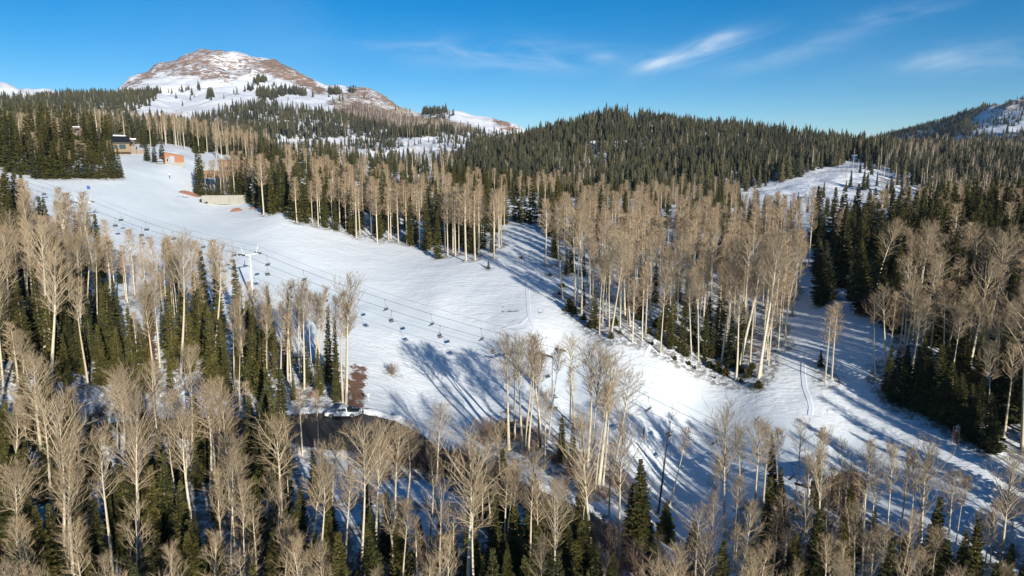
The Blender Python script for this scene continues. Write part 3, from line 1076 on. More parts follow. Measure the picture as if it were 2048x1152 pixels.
for a in ((213, 728, 560, 1.15), (163, 748, 636, .95), (415, 750, 650, .8), (342, 778, 712, 1.0), (42, 768, 690, 1.3), (163, 468, 424, .9), (176, 470, 428, .9), (182, 470, 430, .9), (300, 760, 585, .8), (240, 700, 590, 1.2), (130, 740, 610, 1.3), (75, 690, 570, 1.2), (455, 800, 690, 1.1), (250, 800, 700, 1.2), (90, 820, 700, 1.3), (395, 700, 590, 1.0), (370, 705, 585, 1.0), (450, 740, 640, .9),
          (505, 780, 610, .9), (525, 800, 640, .9), (495, 720, 600, .8), (10, 640, 520, 1.2), (60, 600, 480, 1.1), (110, 610, 470, 1.0), (20, 720, 600, 1.1), (140, 700, 590, 1.0), (5, 560, 450, 1.2), (205, 600, 515, .8), (300, 660, 560, .8), (330, 700, 610, .9)):
    hand(Fr, a[0], a[1], a[2], None, 'rust' if a[:2] in ((300, 760), (342, 778)) else None, S, a[3])
LEFTP = [(-150, 470), (60, 455), (150, 500), (220, 560), (330, 575), (480, 640), (560, 700), (550, 770), (300, 790), (-150, 800)]
CLEAR = [[(232, 585), (330, 590), (335, 640), (300, 720), (250, 700), (232, 640)]]
stand_px(S, LEFTP, 190, (14, 19), 0.72, 1.8, [None, 'slim', 'wide', 'fork'], [None, 'slim'], (5, 15), 1.0, holes=CLEAR)
# --- near forest at the bottom
S = 'near forest'
for a in ((23, 1010, 800, 20), (105, 1045, 772, 82, 'wide'), (127, 1160, 800, 120, 'wide'), (146, 1165, 860, 140), (137, 1155, 880, 134, 'low'), (226, 1165, 850, 213), (283, 1165, 800, 268, 'wide'), (276, 1160, 850, 270),
          (347, 965, 780, 350), (371, 1018, 800, 366, 'wide'), (384, 935, 690, 380), (427, 1010, 765, 424), (434, 1012, 762, 430, 'wide'), (479, 822, 655, 477, 'slim'), (500, 910, 760, 496),
          (448, 1170, 930, 446), (462, 1170, 900, 458), (375, 1150, 1030, 372, 'low'), (235, 950, 755, 232, 'wide'), (250, 960, 760, 244, 'wide'), (160, 920, 770, 168), (60, 940, 790, 62), (35, 1180, 930, 30),
          (605, 912, 775, 607, 'thin'), (638, 908, 778, 640, 'thin'), (578, 1020, 895, 578), (622, 1165, 885, 640, 'fork'), (638, 1165, 920, 644), (692, 1170, 940, 694), (722, 1175, 852, 718, 'wide'), (748, 1145, 852, 762, 'wide'),
          (788, 1095, 850, 804, 'wide'), (873, 1025, 812, 882, 'wide'), (937, 1200, 885, 930, 'broom'), (905, 1170, 1010, 902), (834, 1170, 1030, 838), (782, 1165, 985, 776, 'fork'), (815, 1010, 850, 820),
          (860, 1080, 890, 866), (700, 1010, 850, 700), (665, 1060, 880, 668), (530, 1090, 930, 530), (548, 1160, 960, 546), (512, 1165, 1000, 510, 'low'), (740, 1080, 900, 744), (965, 1060, 915, 968), (985, 1120, 930, 990),
          (1010, 1170, 930, 1012), (1028, 1170, 918, 1036), (1060, 1175, 915, 1068, 'wide'), (1072, 1168, 960, 1076), (1108, 1168, 955, 1117), (1188, 1165, 845, 1172, 'broom'), (1236, 1130, 850, 1252, 'broom'), (1218, 1035, 880, 1222),
          (1165, 1040, 900, 1168), (1130, 1110, 960, 1128), (1190, 985, 760, 1210, 'slim')):
    hand(A_, a[0], a[1], a[2], a[3], a[4] if len(a) > 4 else None, S)
for a in ((561, 885, 738, .95), (530, 920, 760, 1.0), (520, 980, 800, 1.0), (545, 960, 790, 1.0), (500, 950, 790, .9), (1030, 1180, 1010, 1.2), (1060, 1150, 985, 1.1), (1095, 1160, 990, 1.2), (1130, 1165, 1000, 1.2), (1160, 1130, 970, 1.0), (1010, 1080, 920, .8),
          (1123, 925, 830, 1.2), (1145, 950, 850, 1.0), (1281, 1090, 915, 1.1), (1330, 1085, 1005, 1.9), (1290, 1100, 1010, 1.6), (1260, 1080, 965, 1.2), (1385, 1100, 1040, 1.6), (15, 1160, 960, 1.2), (35, 1090, 900, 1.1), (60, 1180, 990, 1.2), (10, 960, 800, 1.1), (300, 1150, 930, 1.0), (265, 1100, 900, .8),
          (330, 1120, 900, .9), (320, 1010, 860, .9), (190, 1165, 1000, 1.1), (180, 960, 830, 1.0), (420, 960, 820, 1.0), (360, 1160, 960, .9), (740, 1170, 1020, 1.0), (655, 1150, 1000, 1.0), (600, 1120, 975, 1.0), (800, 1165, 1010, .9), (690, 900, 840, .8), (630, 1000, 900, 1.0), (570, 1160, 1020, 1.0), (470, 1010, 880, 1.0), (990, 1165, 990, .9), (1000, 1060, 920, .7), (1180, 1165, 1040, 1.2), (95, 1000, 860, 1.0), (140, 1000, 870, .9)):
    hand(Fr, a[0], a[1], a[2], None, 'slim' if a[3] < .8 else None, S, a[3])
NEARP = [(-150, 820), (540, 905), (700, 960), (900, 985), (1050, 1040), (1180, 1120), (1250, 1290), (-150, 1290)]
NHOLES = [[(25, 985), (100, 985), (100, 1152), (25, 1152)], [(160, 900), (215, 900), (230, 1152), (195, 1152)], [(290, 1060), (345, 1060), (345, 1152), (290, 1152)], [(790, 960), (900, 960), (990, 1100), (800, 1120)]]
stand_px(S, NEARP, 175, (11, 16), 0.80, 1.5, [None, 'slim', 'wide', 'low', 'fork'], [None, 'slim'], (3.5, 10), 1.0, holes=NHOLES, w=1.15)
stand_px(S, [(-200, 1300), (1250, 1290), (1250, 1450), (-200, 1450)], 60, (9, 13), 0.6, 2.0, None, None, (6, 12), 1.0)
# --- roadside trees behind the pickup
S = 'roadside cluster'
for a in ((535, 828, 605, 537, 'slim'), (583, 780, 625, 590, 'slim'), (599, 750, 575, 603), (609, 778, 560, 608), (625, 770, 578, 622, 'slim'), (635, 780, 565, 648), (630, 775, 590, 632, 'slim'), (651, 760, 590, 668), (686, 805, 580, 684), (692, 808, 552, 708, 'wide'), (690, 800, 600, 700, 'slim'),
          (604, 745, 590, 598, 'slim'), (641, 750, 585, 636), (560, 770, 600, 566, 'slim'), (575, 760, 560, 580)):
    hand(A_, a[0], a[1], a[2], a[3], a[4] if len(a) > 4 else None, S)
for a in ((575, 748, 583, .8), (655, 765, 612, .75), (640, 790, 700, .9), (672, 806, 690, .8), (615, 770, 680, .9), (588, 800, 750, 1.2), (670, 780, 640, .7), (555, 760, 650, .8)):
    hand(Fr, a[0], a[1], a[2], None, 'slim' if a[3] < .9 else None, S, a[3])
# --- trees on the bank in the middle
S = 'road bank trees'
for a in ((1018, 900, 672, 1006, 'wide'), (1045, 902, 674, 1036, 'wide'), (1048, 898, 668, 1072, 'slim'), (1057, 905, 690, 1060, 'slim'), (1087, 905, 672, 1067, 'wide'), (1076, 900, 700, 1090, 'slim'), (1149, 852, 675, 1142, 'wide'), (1140, 845, 730, 1136, 'slim'), (1184, 962, 700, 1203, 'wide'), (1197, 976, 712, 1228, 'wide'),
          (1206, 970, 760, 1222, 'slim'), (1224, 965, 740, 1258, 'wide'), (1175, 930, 690, 1186, 'wide'), (1098, 870, 690, 1118, 'slim'), (1030, 880, 690, 1022), (1090, 940, 780, 1094)):
    hand(A_, a[0], a[1], a[2], a[3], a[4] if len(a) > 4 else None, S, 1.12)
# --- trees at the foot of the run, lower right
S = 'run edge trees'
for a in ((1392, 1094, 905, 1450, 'slim'), (1446, 1122, 825, 1462, 'broom'), (1508, 1075, 835, 1511), (1525, 1052, 845, 1528), (1633, 1165, 858, 1652, 'fork'), (1610, 1165, 965, 1606, 'low'), (1575, 1165, 985, 1570, 'low'), (1680, 1060, 880, 1690), (1723, 1142, 902, 1745), (1772, 1160, 878, 1774, 'slim'), (1800, 1125, 888, 1806),
          (1810, 1150, 905, 1826, 'slim'), (1834, 1165, 893, 1862, 'broom'), (1893, 1165, 940, 1912), (1994, 1180, 920, 2034, 'broom'), (2012, 1165, 1000, 2040), (1560, 1050, 850, 1562, 'slim'), (1590, 1030, 838, 1598), (1640, 1010, 850, 1640, 'slim'), (1480, 1050, 850, 1484, 'slim'),
          (1545, 1165, 1010, 1540, 'low'), (1660, 1165, 990, 1655, 'low'), (1700, 1165, 1000, 1690, 'low'), (1970, 1130, 1020, 1976, 'slim'), (1340, 1010, 850, 1376, 'slim'), (1652, 1078, 930, 1658, 'low'), (1692, 1085, 925, 1700), (1672, 1062, 938, 1668, 'low'), (1712, 1080, 940, 1722, 'slim')):
    hand(A_, a[0], a[1], a[2], a[3], a[4] if len(a) > 4 else None, S)
hand('dead', 1316, 1028, 806, 1350, None, S)
for a in ((1704, 1112, 968, 1.1), (1545, 1010, 865, .75), (1630, 1012, 898, .8), (1920, 1165, 1060, 1.25), (1945, 1165, 1090, 1.2), (1690, 1165, 1020, 1.1), (1560, 1080, 930, .8), (1540, 1150, 950, .9), (1640, 1120, 990, 1.0)):
    hand(Fr, a[0], a[1], a[2], None, 'rust' if a[0] == 1545 else None, S, a[3])
stand_px(S, [(1300, 1200), (2250, 1180), (2400, 1450), (1200, 1450)], 105, (9, 14), 0.5, 2.0, None, None, (8, 13), 1.0)
stand_px(S, [(2090, 960), (2600, 900), (2700, 1400), (1900, 1400), (1950, 1190)], 70, (11, 17), 0.5, 2.2, None, None, (10, 16), 1.0)
stand_px(S, [(1480, 1010), (1960, 1060), (2200, 1180), (1420, 1160)], 9, (9, 14), 0.12, 2.0, ['slim', None], ['slim'], (5, 9), 1.0)
# --- middle grove
S = 'middle grove'
for a in ((1125, 597, 400, 1118), (1091, 530, 395, 1092, 'slim'), (1151, 620, 415, 1152), (1163, 627, 425, 1166), (1155, 600, 420, 1162), (1199, 668, 505, 1203, 'slim'), (1222, 675, 480, 1246, 'wide'), (1218, 672, 500, 1228, 'slim'), (1265, 686, 555, 1278, 'slim'), (1284, 682, 530, 1306), (1291, 668, 520, 1312, 'slim'),
          (1240, 655, 500, 1252, 'slim'), (1255, 660, 520, 1264, 'slim'), (1321, 707, 540, 1330), (1382, 708, 538, 1380), (1397, 722, 545, 1400, 'slim'), (1444, 725, 470, 1468), (1472, 762, 560, 1492), (1479, 738, 480, 1516), (1517, 756, 470, 1556, 'wide'), (1522, 752, 500, 1540, 'slim'), (1500, 735, 540, 1510, 'slim'), (1530, 700, 490, 1562),
          (1571, 690, 540, 1584, 'slim'), (1569, 675, 480, 1598), (1340, 680, 500, 1344, 'slim'), (1410, 690, 500, 1420), (1300, 640, 470, 1306), (1355, 640, 470, 1362, 'wide'), (1420, 640, 455, 1434, 'wide'), (1180, 600, 440, 1186), (1205, 610, 440, 1210, 'wide'), (1240, 600, 450, 1236), (1485, 690, 470, 1500, 'wide')):
    hand(A_, a[0], a[1], a[2], a[3], a[4] if len(a) > 4 else None, S)
GROVE = [(1095, 470), (1125, 550), (1165, 625), (1230, 668), (1300, 682), (1400, 715), (1480, 745), (1530, 745), (1565, 690), (1575, 650), (1605, 590), (1620, 520), (1600, 470), (1500, 440), (1350, 432), (1100, 440)]
stand_px(S, [q for q in GROVE if q[1] > 500] + [(1610, 520), (1105, 520)], 165, (15, 21), 0.16, 2.4, [None, 'slim', 'wide', None, 'fork'], [None, 'slim'], (5, 13), 1.5, lean=0.045)
stand_px(S, [(1095, 445), (1100, 530), (1610, 530), (1600, 470), (1500, 440), (1350, 432)], 110, (14, 18), 0.45, 2.6, [None, 'slim', None, 'fork'], None, (11, 17), 1.5, lean=0.045)
for a in ((1188, 655, 575, 1.0), (1345, 690, 590, 1.0), (1365, 700, 610, 1.0), (1435, 712, 600, 1.1), (1460, 722, 620, 1.0), (1410, 712, 610, .9), (1385, 690, 590, 1.0), (1330, 660, 570, 1.0), (1200, 480, 370, 1.1), (1110, 470, 375, 1.1), (1455, 470, 405, 1.2), (1525, 470, 395, 1.2), (1550, 480, 400, 1.1), (1365, 500, 410, 1.0)):
    hand(Fr, a[0], a[1], a[2], None, None, S, a[3])
# --- right grove
S = 'right grove'
for a in ((1751, 760, 590, 1748), (1771, 740, 570, 1772), (1778, 735, 580, 1784, 'slim'), (1840, 745, 595, 1842, 'broom'), (1932, 750, 590, 1945), (1938, 765, 570, 1946), (1962, 780, 600, 1972), (1992, 832, 640, 2000, 'wide'), (2044, 900, 560, 2075, 'wide'), (1800, 700, 565, 1806), (1890, 690, 560, 1892, 'wide'), (1860, 680, 560, 1862),
          (1985, 740, 590, 1990), (2010, 760, 600, 2018), (2030, 780, 600, 2038), (1905, 720, 570, 1910), (1825, 680, 555, 1824), (1960, 700, 575, 1964)):
    hand(A_, a[0], a[1], a[2], a[3], a[4] if len(a) > 4 else None, S)
hand(A_, 1650, 765, 608, 1656, 'wide', S); hand(A_, 1663, 758, 602, 1678, 'wide', S)
hand(Fr, 1640, 733, 700, None, None, S, 1.6)
for a in ((1790, 805, 690, 1.25), (1815, 815, 690, 1.2), (1840, 825, 690, 1.2), (1862, 832, 700, 1.1), (1885, 845, 688, 1.2), (1905, 852, 720, 1.2), (1925, 868, 745, 1.2), (1945, 885, 765, 1.25), (1985, 908, 785, 1.3), (1775, 785, 690, 1.1), (1850, 790, 670, 1.1), (1900, 810, 680, 1.1), (1955, 850, 740, 1.0), (1725, 628, 478, 1.2), (1640, 612, 475, 1.1), (1700, 600, 490, .9), (1655, 600, 480, 1.1), (1760, 640, 500, 1.1), (1800, 640, 490, 1.1)):
    hand(Fr, a[0], a[1], a[2], None, None, S, a[3])
RGT = [(1765, 650), (1765, 740), (1790, 790), (1850, 815), (1930, 850), (1990, 885), (2200, 900), (2200, 600), (1800, 600)]
stand_px(S, RGT, 120, (15, 20), 0.45, 2.6, [None, 'wide', 'slim'], None, (12, 18), 1.2, w=1.15)
S = 'right conifers'
UPR = [(1615, 455), (1630, 560), (1660, 600), (1700, 560), (1740, 620), (1800, 610), (2200, 600), (2200, 440), (1615, 440)]
stand_px(S, [(1615, 470), (1640, 560), (1660, 600), (1700, 560), (1740, 620), (1800, 610), (2200, 600), (2200, 440), (1880, 440), (1860, 470)], 240, (16, 21), 0.80, 3.6, [None, 'slim'], None, (14, 21), 1.6, w=1.15)
stand_r(S, 1080, 1480, 290, 425, 150, (13, 17), 0.72, 3.0, (8, 15))
stand_r(S, 1480, 1880, 300, 425, 55, (8, 11), 0.72, 3.0, (6, 10))
stand_r(S, 1880, 2150, 290, 425, 110, (14, 18), 0.75, 3.0, (9, 16))
# --- tree line above the run
S = 'upper tree line'
for a in ((528, 430, 305, 528), (594, 446, 352, 585), (637, 453, 345, 636), (641, 450, 350, 640, 'slim'), (625, 448, 360, 626, 'slim'), (665, 454, 355, 656), (692, 461, 365, 685), (713, 478, 360, 709), (720, 470, 372, 722, 'slim'), (743, 475, 368, 741), (755, 485, 370, 757), (778, 482, 372, 777), (782, 478, 380, 786, 'slim'), (797, 485, 365, 798), (814, 489, 372, 812),
          (840, 496, 375, 838), (890, 503, 372, 878), (896, 512, 378, 890), (911, 512, 372, 906), (906, 505, 380, 904, 'slim'), (918, 505, 390, 918, 'slim'), (932, 523, 365, 934, 'wide'), (950, 520, 380, 948), (958, 512, 372, 962, 'wide'), (988, 517, 385, 994), (998, 496, 375, 1002), (1003, 490, 380, 1008, 'slim')):
    hand(A_, a[0], a[1], a[2], a[3], a[4] if len(a) > 4 else None, S)
for a in ((876, 517, 420, .9), (672, 461, 395, 1.0), (545, 428, 340, 1.0), (530, 424, 320, 1.0), (590, 440, 325, 1.1), (610, 446, 335, 1.0), (650, 455, 370, 1.0), (705, 470, 370, 1.0), (820, 490, 395, .9), (855, 500, 400, .9), (985, 505, 420, .8), (1115, 470, 350, 1.1), (1045, 445, 352, 1.1), (1065, 447, 350, 1.1), (1032, 442, 350, 1.0), (1085, 455, 370, 1.0), (760, 478, 390, .9)):
    hand(Fr, a[0], a[1], a[2], None, None, S, a[3])
UPL = [(512, 412), (545, 425), (600, 440), (700, 468), (800, 482), (880, 505), (950, 508), (1000, 488), (1022, 440), (1030, 425), (850, 408), (600, 385), (512, 392)]
stand_px(S, UPL, 190, (15, 19), 0.70, 2.0, [None, 'slim'], [None, 'slim'], (11, 18), 1.0)
stand_r(S, 500, 1090, 285, 425, 200, (12, 16), 0.68, 3.6, (11, 17))
# --- trees round the houses
S = 'house trees'
for a in ((405, 392, 292, .9), (398, 390, 300, .8), (560, 425, 300, .9), (70, 357, 262, 1.1), (90, 358, 268, 1.0), (110, 358, 282, 1.2), (130, 358, 276, 1.1), (165, 357, 268, 1.1), (182, 357, 280, 1.1), (205, 357, 285, 1.1), (225, 357, 280, 1.1), (240, 356, 292, 1.0), (195, 358, 300, 1.0), (100, 352, 240, 1.0), (45, 350, 250, 1.1), (20, 345, 225, 1.1), (60, 340, 232, 1.1), (120, 345, 240, 1.0), (85, 340, 222, 1.0), (5, 335, 220, 1.2),
          (12, 478, 330, 1.1), (28, 470, 335, 1.1), (40, 478, 345, 1.0), (3, 500, 345, 1.2), (47, 492, 370, .9), (20, 520, 380, 1.1), (295, 322, 262, 1.0), (310, 325, 272, 1.0), (325, 318, 268, 1.0), (490, 398, 305, 1.0), (480, 392, 320, 1.0), (470, 394, 310, 1.0), (440, 390, 340, 1.0), (425, 392, 350, 1.0), (500, 405, 310, 1.0), (515, 415, 320, .9), (435, 394, 350, 1.0), (448, 396, 352, .9), (462, 397, 350, 1.0), (478, 398, 338, 1.0), (418, 391, 348, .9), (232, 357, 290, 1.1), (215, 356, 275, 1.0), (150, 356, 285, 1.1)):
    hand(Fr, a[0], a[1], a[2], None, None, S, a[3])
for a in ((129, 355, 275, 122, 'wide'), (145, 352, 300, 146), (75, 350, 262, 74), (160, 348, 278, 158), (180, 352, 285, 181), (224, 352, 280, 222, 'wide'), (425, 390, 320, 421), (443, 393, 315, 440), (470, 395, 300, 473), (479, 396, 310, 480, 'slim'), (487, 397, 300, 490), (404, 380, 312, 404), (455, 385, 310, 452), (508, 408, 310, 508), (412, 390, 322, 413), (432, 392, 318, 431), (449, 396, 316, 446, 'slim'), (462, 394, 322, 465, 'slim'), (495, 400, 312, 497), (500, 402, 316, 503, 'slim'), (60, 420, 360, 62, 'slim'), (30, 470, 360, 30, 'slim')):
    hand(A_, a[0], a[1], a[2], a[3], a[4] if len(a) > 4 else None, S)
stand_r(S, -60, 235, 320, 420, 70, (15, 20), 0.75, 4.0, (16, 23))
stand_r(S, 285, 520, 385, 440, 40, (15, 18), 0.5, 3.5, (12, 17))
# bare trees along the lift at the far left
S = 'lift line saplings'
for a in ((95, 490, 420, 92), (75, 470, 405, 74), (122, 500, 400, 122, 'wide'), (110, 510, 430, 112), (78, 520, 420, 80), (62, 470, 400, 62)):
    hand(A_, a[0], a[1], a[2], a[3], 'low', S)
# single small things on the snow
S = 'open run'
hand(Fr, 977, 538, 520, None, None, S, 1.6)
hand('shrub', 784, 748, 722, None, None, S)
# low firs along the edge of the middle grove
S = 'grove edge saplings'
for u, v, dv in ((1140, 622, 24), (1180, 655, 14), (1223, 677, 12), (1281, 640, 20), (1314, 655, 18), (1409, 722, 10), (1425, 716, 16), (1437, 744, 22), (1451, 751, 16), (1465, 733, 26), (1475, 725, 22), (1498, 752, 18), (1517, 776, 14), (1482, 764, 9), (1492, 757, 8), (1430, 758, 6), (1378, 730, 8), (1350, 720, 8), (1359, 706, 12), (1372, 712, 12), (1395, 705, 14), (1340, 698, 14), (1447, 705, 20),
                (1125, 575, 10), (1118, 590, 7), (1100, 552, 7), (1043, 517, 5), (1298, 668, 12), (1230, 650, 14), (1256, 640, 14), (1150, 628, 14), (1305, 690, 7), (1390, 738, 7), (1420, 735, 12), (1480, 745, 14), (1240, 668, 8), (1320, 680, 14), (1168, 640, 12), (1505, 738, 12)):
    hand('sapling', u, v, v - dv, None, None, S)
# leafless brush in the near forest
S = 'near brush'
for u, v in ((150, 1150), (165, 1090), (190, 1100), (90, 1110), (60, 1140), (390, 1120), (420, 1150), (500, 1140), (540, 1145), (580, 1145), (660, 1140), (700, 1145), (760, 1150), (850, 1120), (870, 1150), (900, 1110), (950, 1140), (980, 1150), (720, 930), (760, 915), (800, 930), (850, 950), (780, 960), (830, 900), (900, 960), (940, 980), (740, 1000), (480, 1080), (560, 1080), (600, 1060), (1010, 1000), (1060, 1010),
             (1200, 1150), (1240, 1152), (1270, 1150), (1300, 1155), (1340, 1160), (1230, 1110), (1260, 1120), (1380, 1165), (1420, 1170), (1540, 1130), (1560, 1165), (1600, 1165), (1620, 1140), (1580, 1120), (1660, 1130), (960, 890), (985, 880), (1000, 870), (1050, 890), (1090, 900), (1110, 930), (1150, 960), (1180, 990), (1240, 980), (1270, 1010), (1210, 1000),
             (560, 700), (540, 740), (590, 720), (300, 840), (340, 870), (380, 850), (440, 880), (270, 880), (470, 850), (120, 880), (200, 840), (250, 830), (80, 850)):
    p = at(u + rnd.uniform(-8, 8), v + rnd.uniform(-5, 5))
    add_tree('shrub', p, rnd.uniform(2.2, 5.0), (0, 0), None, S)

S = 'grove undergrowth'
for k in range(46):
    u = rnd.uniform(770, 1015)
    p = at(u, 893 + (u - 770) * .34 + rnd.uniform(0, 26))
    add_tree('shrub', p, rnd.uniform(2.8, 5.0), (0, 0), None, 'near brush')
for poly, n in ((GROVE, 55), ([(560, 700), (700, 740), (700, 815), (560, 800)], 14), (UPL, 30), ([(1000, 840), (1120, 850), (1240, 960), (1260, 1010), (1180, 990), (1000, 900)], 26), ([(1420, 1010), (1700, 1020), (1900, 1100), (1500, 1140)], 26)):
    k = 0
    while k < n:
        u = rnd.uniform(min(q[0] for q in poly), max(q[0] for q in poly)); v = rnd.uniform(min(q[1] for q in poly), max(q[1] for q in poly))
        if inpoly(u, v, poly):
            add_tree('shrub', at(u, v), rnd.uniform(.7, 1.9), (0, 0), None, 'grove undergrowth' if poly is GROVE else ('upper tree line' if poly is UPL else ('roadside cluster' if u < 720 else ('road bank trees' if u < 1270 else 'run edge trees')))); k += 1
# distant forest: everything beyond about 430 m --------------------------------
FOREST_FIR = []; FOREST_ASP = []    # x, y, h, tint


def forest():
    g = np.random.default_rng(3)
    out = []
    for r0, r1, sp in ((425, 700, 4.9), (700, 1100, 5.4), (1100, 1700, 8.0), (1700, 2400, 7.0)):
        n = int(0.5 * 1.36 * (r1 * r1 - r0 * r0) / sp ** 2)
        r = np.sqrt(g.uniform(r0 * r0, r1 * r1, n)); a = g.uniform(-0.68, 0.68, n)
        out.append(np.c_[np.sin(a) * r, np.cos(a) * r, r])
    q = np.concatenate(out)
    x, y, r = q.T
    z = hgt(x, y)
    # drop what lies well behind a crest
    a = np.arctan2(x, y)
    Tm = np.maximum.accumulate((GZ - CZ) / rr, axis=1)
    i = np.clip(np.searchsorted(AZ, a), 0, len(AZ) - 1); j = np.clip(np.searchsorted(LS, np.log(r)) - 1, 0, len(LS) - 1)
    keep = (z + 20 - CZ) / r > Tm[i, j] - 0.012
    u, v, _ = proj(x, y, z)
    u = u + fbm(x, y, 40, 3, 91) * 16; vv = v + fbm(x, y, 40, 3, 92) * 6
    UQ = proj(x, y, z)[0]
    P_ = lambda poly, r0, r1: inpoly(u, vv, poly) & (r > r0) & (r < r1)
    dens = np.zeros(len(x)); asp = np.zeros(len(x)); hh = np.full(len(x), 15.0)

    def put(m, d, a_, h_):
        dens[m] = d; asp[m] = a_; hh[m] = h_
    cl = fbm(x, y, 60, 3, 44)
    m = P_([(655, 205), (720, 190), (815, 226), (860, 238), (960, 262), (860, 268), (700, 245)], 1200, 2300)
    put(m, np.clip(0.55 + cl[m] * .8, 0, 1), 0.9, 9)
    put((r > 420) & (r < 700) & (u < 1010), np.where((u > 540) & (u < 890), 0.14, 0.9)[(r > 420) & (r < 700) & (u < 1010)], 0.45, 14)
    put((r >= 700) & (r < 900) & (u < 480), 0.9, 0.45, 15)
    put(P_([(-200, 205), (80, 200), (130, 193), (190, 194), (235, 186), (300, 172), (322, 178), (316, 194), (300, 210), (262, 228), (195, 228), (190, 250), (300, 268), (-200, 268)], 850, 1750), 1.0, 0.06, 14)
    put(P_([(290, 272), (330, 256), (380, 246), (430, 229), (470, 217), (510, 206), (530, 205), (560, 215), (620, 223), (680, 226), (720, 240), (800, 260), (900, 263), (1000, 268), (1060, 280), (960, 312), (880, 286), (800, 279), (740, 275), (660, 277), (600, 286), (540, 300), (420, 303), (290, 298)], 750, 1750), 1.0, 0.10, 13.5)
    m = P_([(330, 178), (700, 178), (660, 222), (330, 222)], 1450, 2300)
    put(m, 0.012, 0.0, 13)
    for uc, vc, ru, rv in ((363, 183, 6, 4), (374, 180, 5, 4), (385, 187, 6, 4), (398, 180, 3, 3), (421, 194, 8, 7), (500, 178, 7, 5), (525, 160, 12, 6), (535, 190, 24, 12), (562, 184, 14, 9), (585, 186, 10, 6), (605, 188, 9, 5), (512, 168, 6, 5), (545, 172, 6, 4), (670, 186, 16, 4), (705, 184, 8, 3), (870, 228, 26, 7), (340, 186, 5, 3), (236, 226, 5, 3), (268, 222, 6, 4)):
        put((((UQ - uc) / ru) ** 2 + ((v - vc) / rv) ** 2 < 1) & (r > 1300), 0.95, 0.0, 13)
    m = P_([(480, 284), (900, 272), (1010, 290), (960, 345), (640, 345), (480, 310)], 650, 1150)
    put(m, np.where(cl[m] > 0.12, 0.40, 0.07), 0.1, 10)
    m = P_([(880, 222), (905, 232), (830, 262), (940, 268), (820, 275)], 1300, 1800)
    put(m, 0.5, 0.3, 12)
    m = P_([(900, 345), (960, 292), (1040, 278), (1240, 215), (1500, 255), (1760, 295), (2200, 300), (2200, 405), (1900, 400), (1850, 380), (1770, 330), (1700, 322), (1650, 342), (1560, 368), (1480, 390), (1490, 460), (900, 460)], 420, 1260)
    put(m, np.clip(0.92 + cl[m] * 1.0, 0.3, 1), 0.06, 13.5)
    m = P_([(1700, 270), (2200, 280), (2200, 410), (1850, 410), (1760, 330)], 420, 1260)
    put(m, 1.0, np.where(cl[m] > -0.1, 0.34, 0.10), 13)
    m = P_([(1480, 402), (1560, 366), (1650, 338), (1720, 326), (1790, 350), (1870, 400), (1880, 445), (1490, 445)], 420, 760)
    put(m, np.clip((u[m] - 1690) / 420 + cl[m] * 0.4, 0.02, 0.7), 0.55, 11)
    m = P_([(1850, 395), (2200, 395), (2200, 445), (1850, 445)], 420, 700)
    put(m, np.where(cl[m] > -0.02, 0.8, 0.12), 0.45, 14)
    put(P_([(1730, 330), (1760, 275), (1860, 245), (1950, 212), (1990, 198), (1985, 214), (1955, 232), (1935, 250), (1950, 266), (2048, 266), (2200, 262), (2200, 360), (1730, 360)], 1300, 2400), 1.0, 0.02, 13)
    m = P_([(1990, 208), (2200, 160), (2200, 262), (1955, 262), (1940, 250), (1958, 232)], 1300, 2400)
    put(m, np.where(cl[m] > 0.12, 0.4, 0.03), 0.02, 9)
    # snow gaps on the crest of the middle hill
    for g_ in ([(1232, 232), (1262, 226), (1285, 240), (1262, 252)], [(1300, 236), (1330, 240), (1330, 246), (1300, 244)], [(1392, 262), (1410, 262), (1410, 270), (1392, 270)]):
        dens[P_(g_, 420, 1300)] = 0.05
    k = keep & (g.random(len(x)) < dens)
    isa = g.random(len(x)) < asp
    h = hh * np.clip(g.normal(0.92, 0.24, len(x)), 0.35, 1.5) + 1.0
    t = np.clip(0.5 + cl * 0.8 + g.normal(0, 0.32, len(x)), 0, 1)
    for sel, dst in ((k & ~isa, FOREST_FIR), (k & isa, FOREST_ASP)):
        dst.append(np.c_[x[sel], y[sel], z[sel], h[sel], t[sel], r[sel]])


forest()
# ------------------------------------------------------------------ tree kinds
ASPEN_FORMS = {None: [dict(seed=1, cb=.60, width=2.9), dict(seed=2, cb=.56, width=3.0), dict(seed=12, cb=.64, width=2.8, wob=.4), dict(seed=16, cb=.58, width=2.6, wob=.5, up=42), dict(seed=17, cb=.53, width=2.4, wob=.45, up=52, nprim=20), dict(seed=18, cb=.66, width=3.2, up=38, nprim=18)],
               'slim': [dict(seed=3, cb=.66, width=2.2, nprim=22, rtrunk=.165), dict(seed=13, cb=.70, width=2.0, nprim=20, rtrunk=.15, wob=.35)],
               'thin': [dict(seed=23, cb=.72, width=1.5, nprim=12, rtrunk=.15)],
               'wide': [dict(seed=4, cb=.60, width=3.9, nprim=26, ntw=8, rtrunk=.23, up=42), dict(seed=24, cb=.63, width=3.4, nprim=22, rtrunk=.22, up=36, wob=.4), dict(seed=14, cb=.56, width=3.7, nprim=24, ntw=9, rtrunk=.22)],
               'broom': [dict(seed=5, cb=.54, width=4.8, nprim=32, rtrunk=.25, up=46, ntw=8), dict(seed=15, cb=.52, width=4.6, nprim=32, rtrunk=.25, up=50, ntw=8)],
               'fork': [dict(seed=26, cb=.58, width=2.8, fork=True, rtrunk=.2), dict(seed=6, cb=.5, width=3.2, fork=True, rtrunk=.22)],
               'low': [dict(seed=7, cb=.16, width=3.6, low=True, up=40, nprim=26, ntw=8, rtrunk=.17)]}
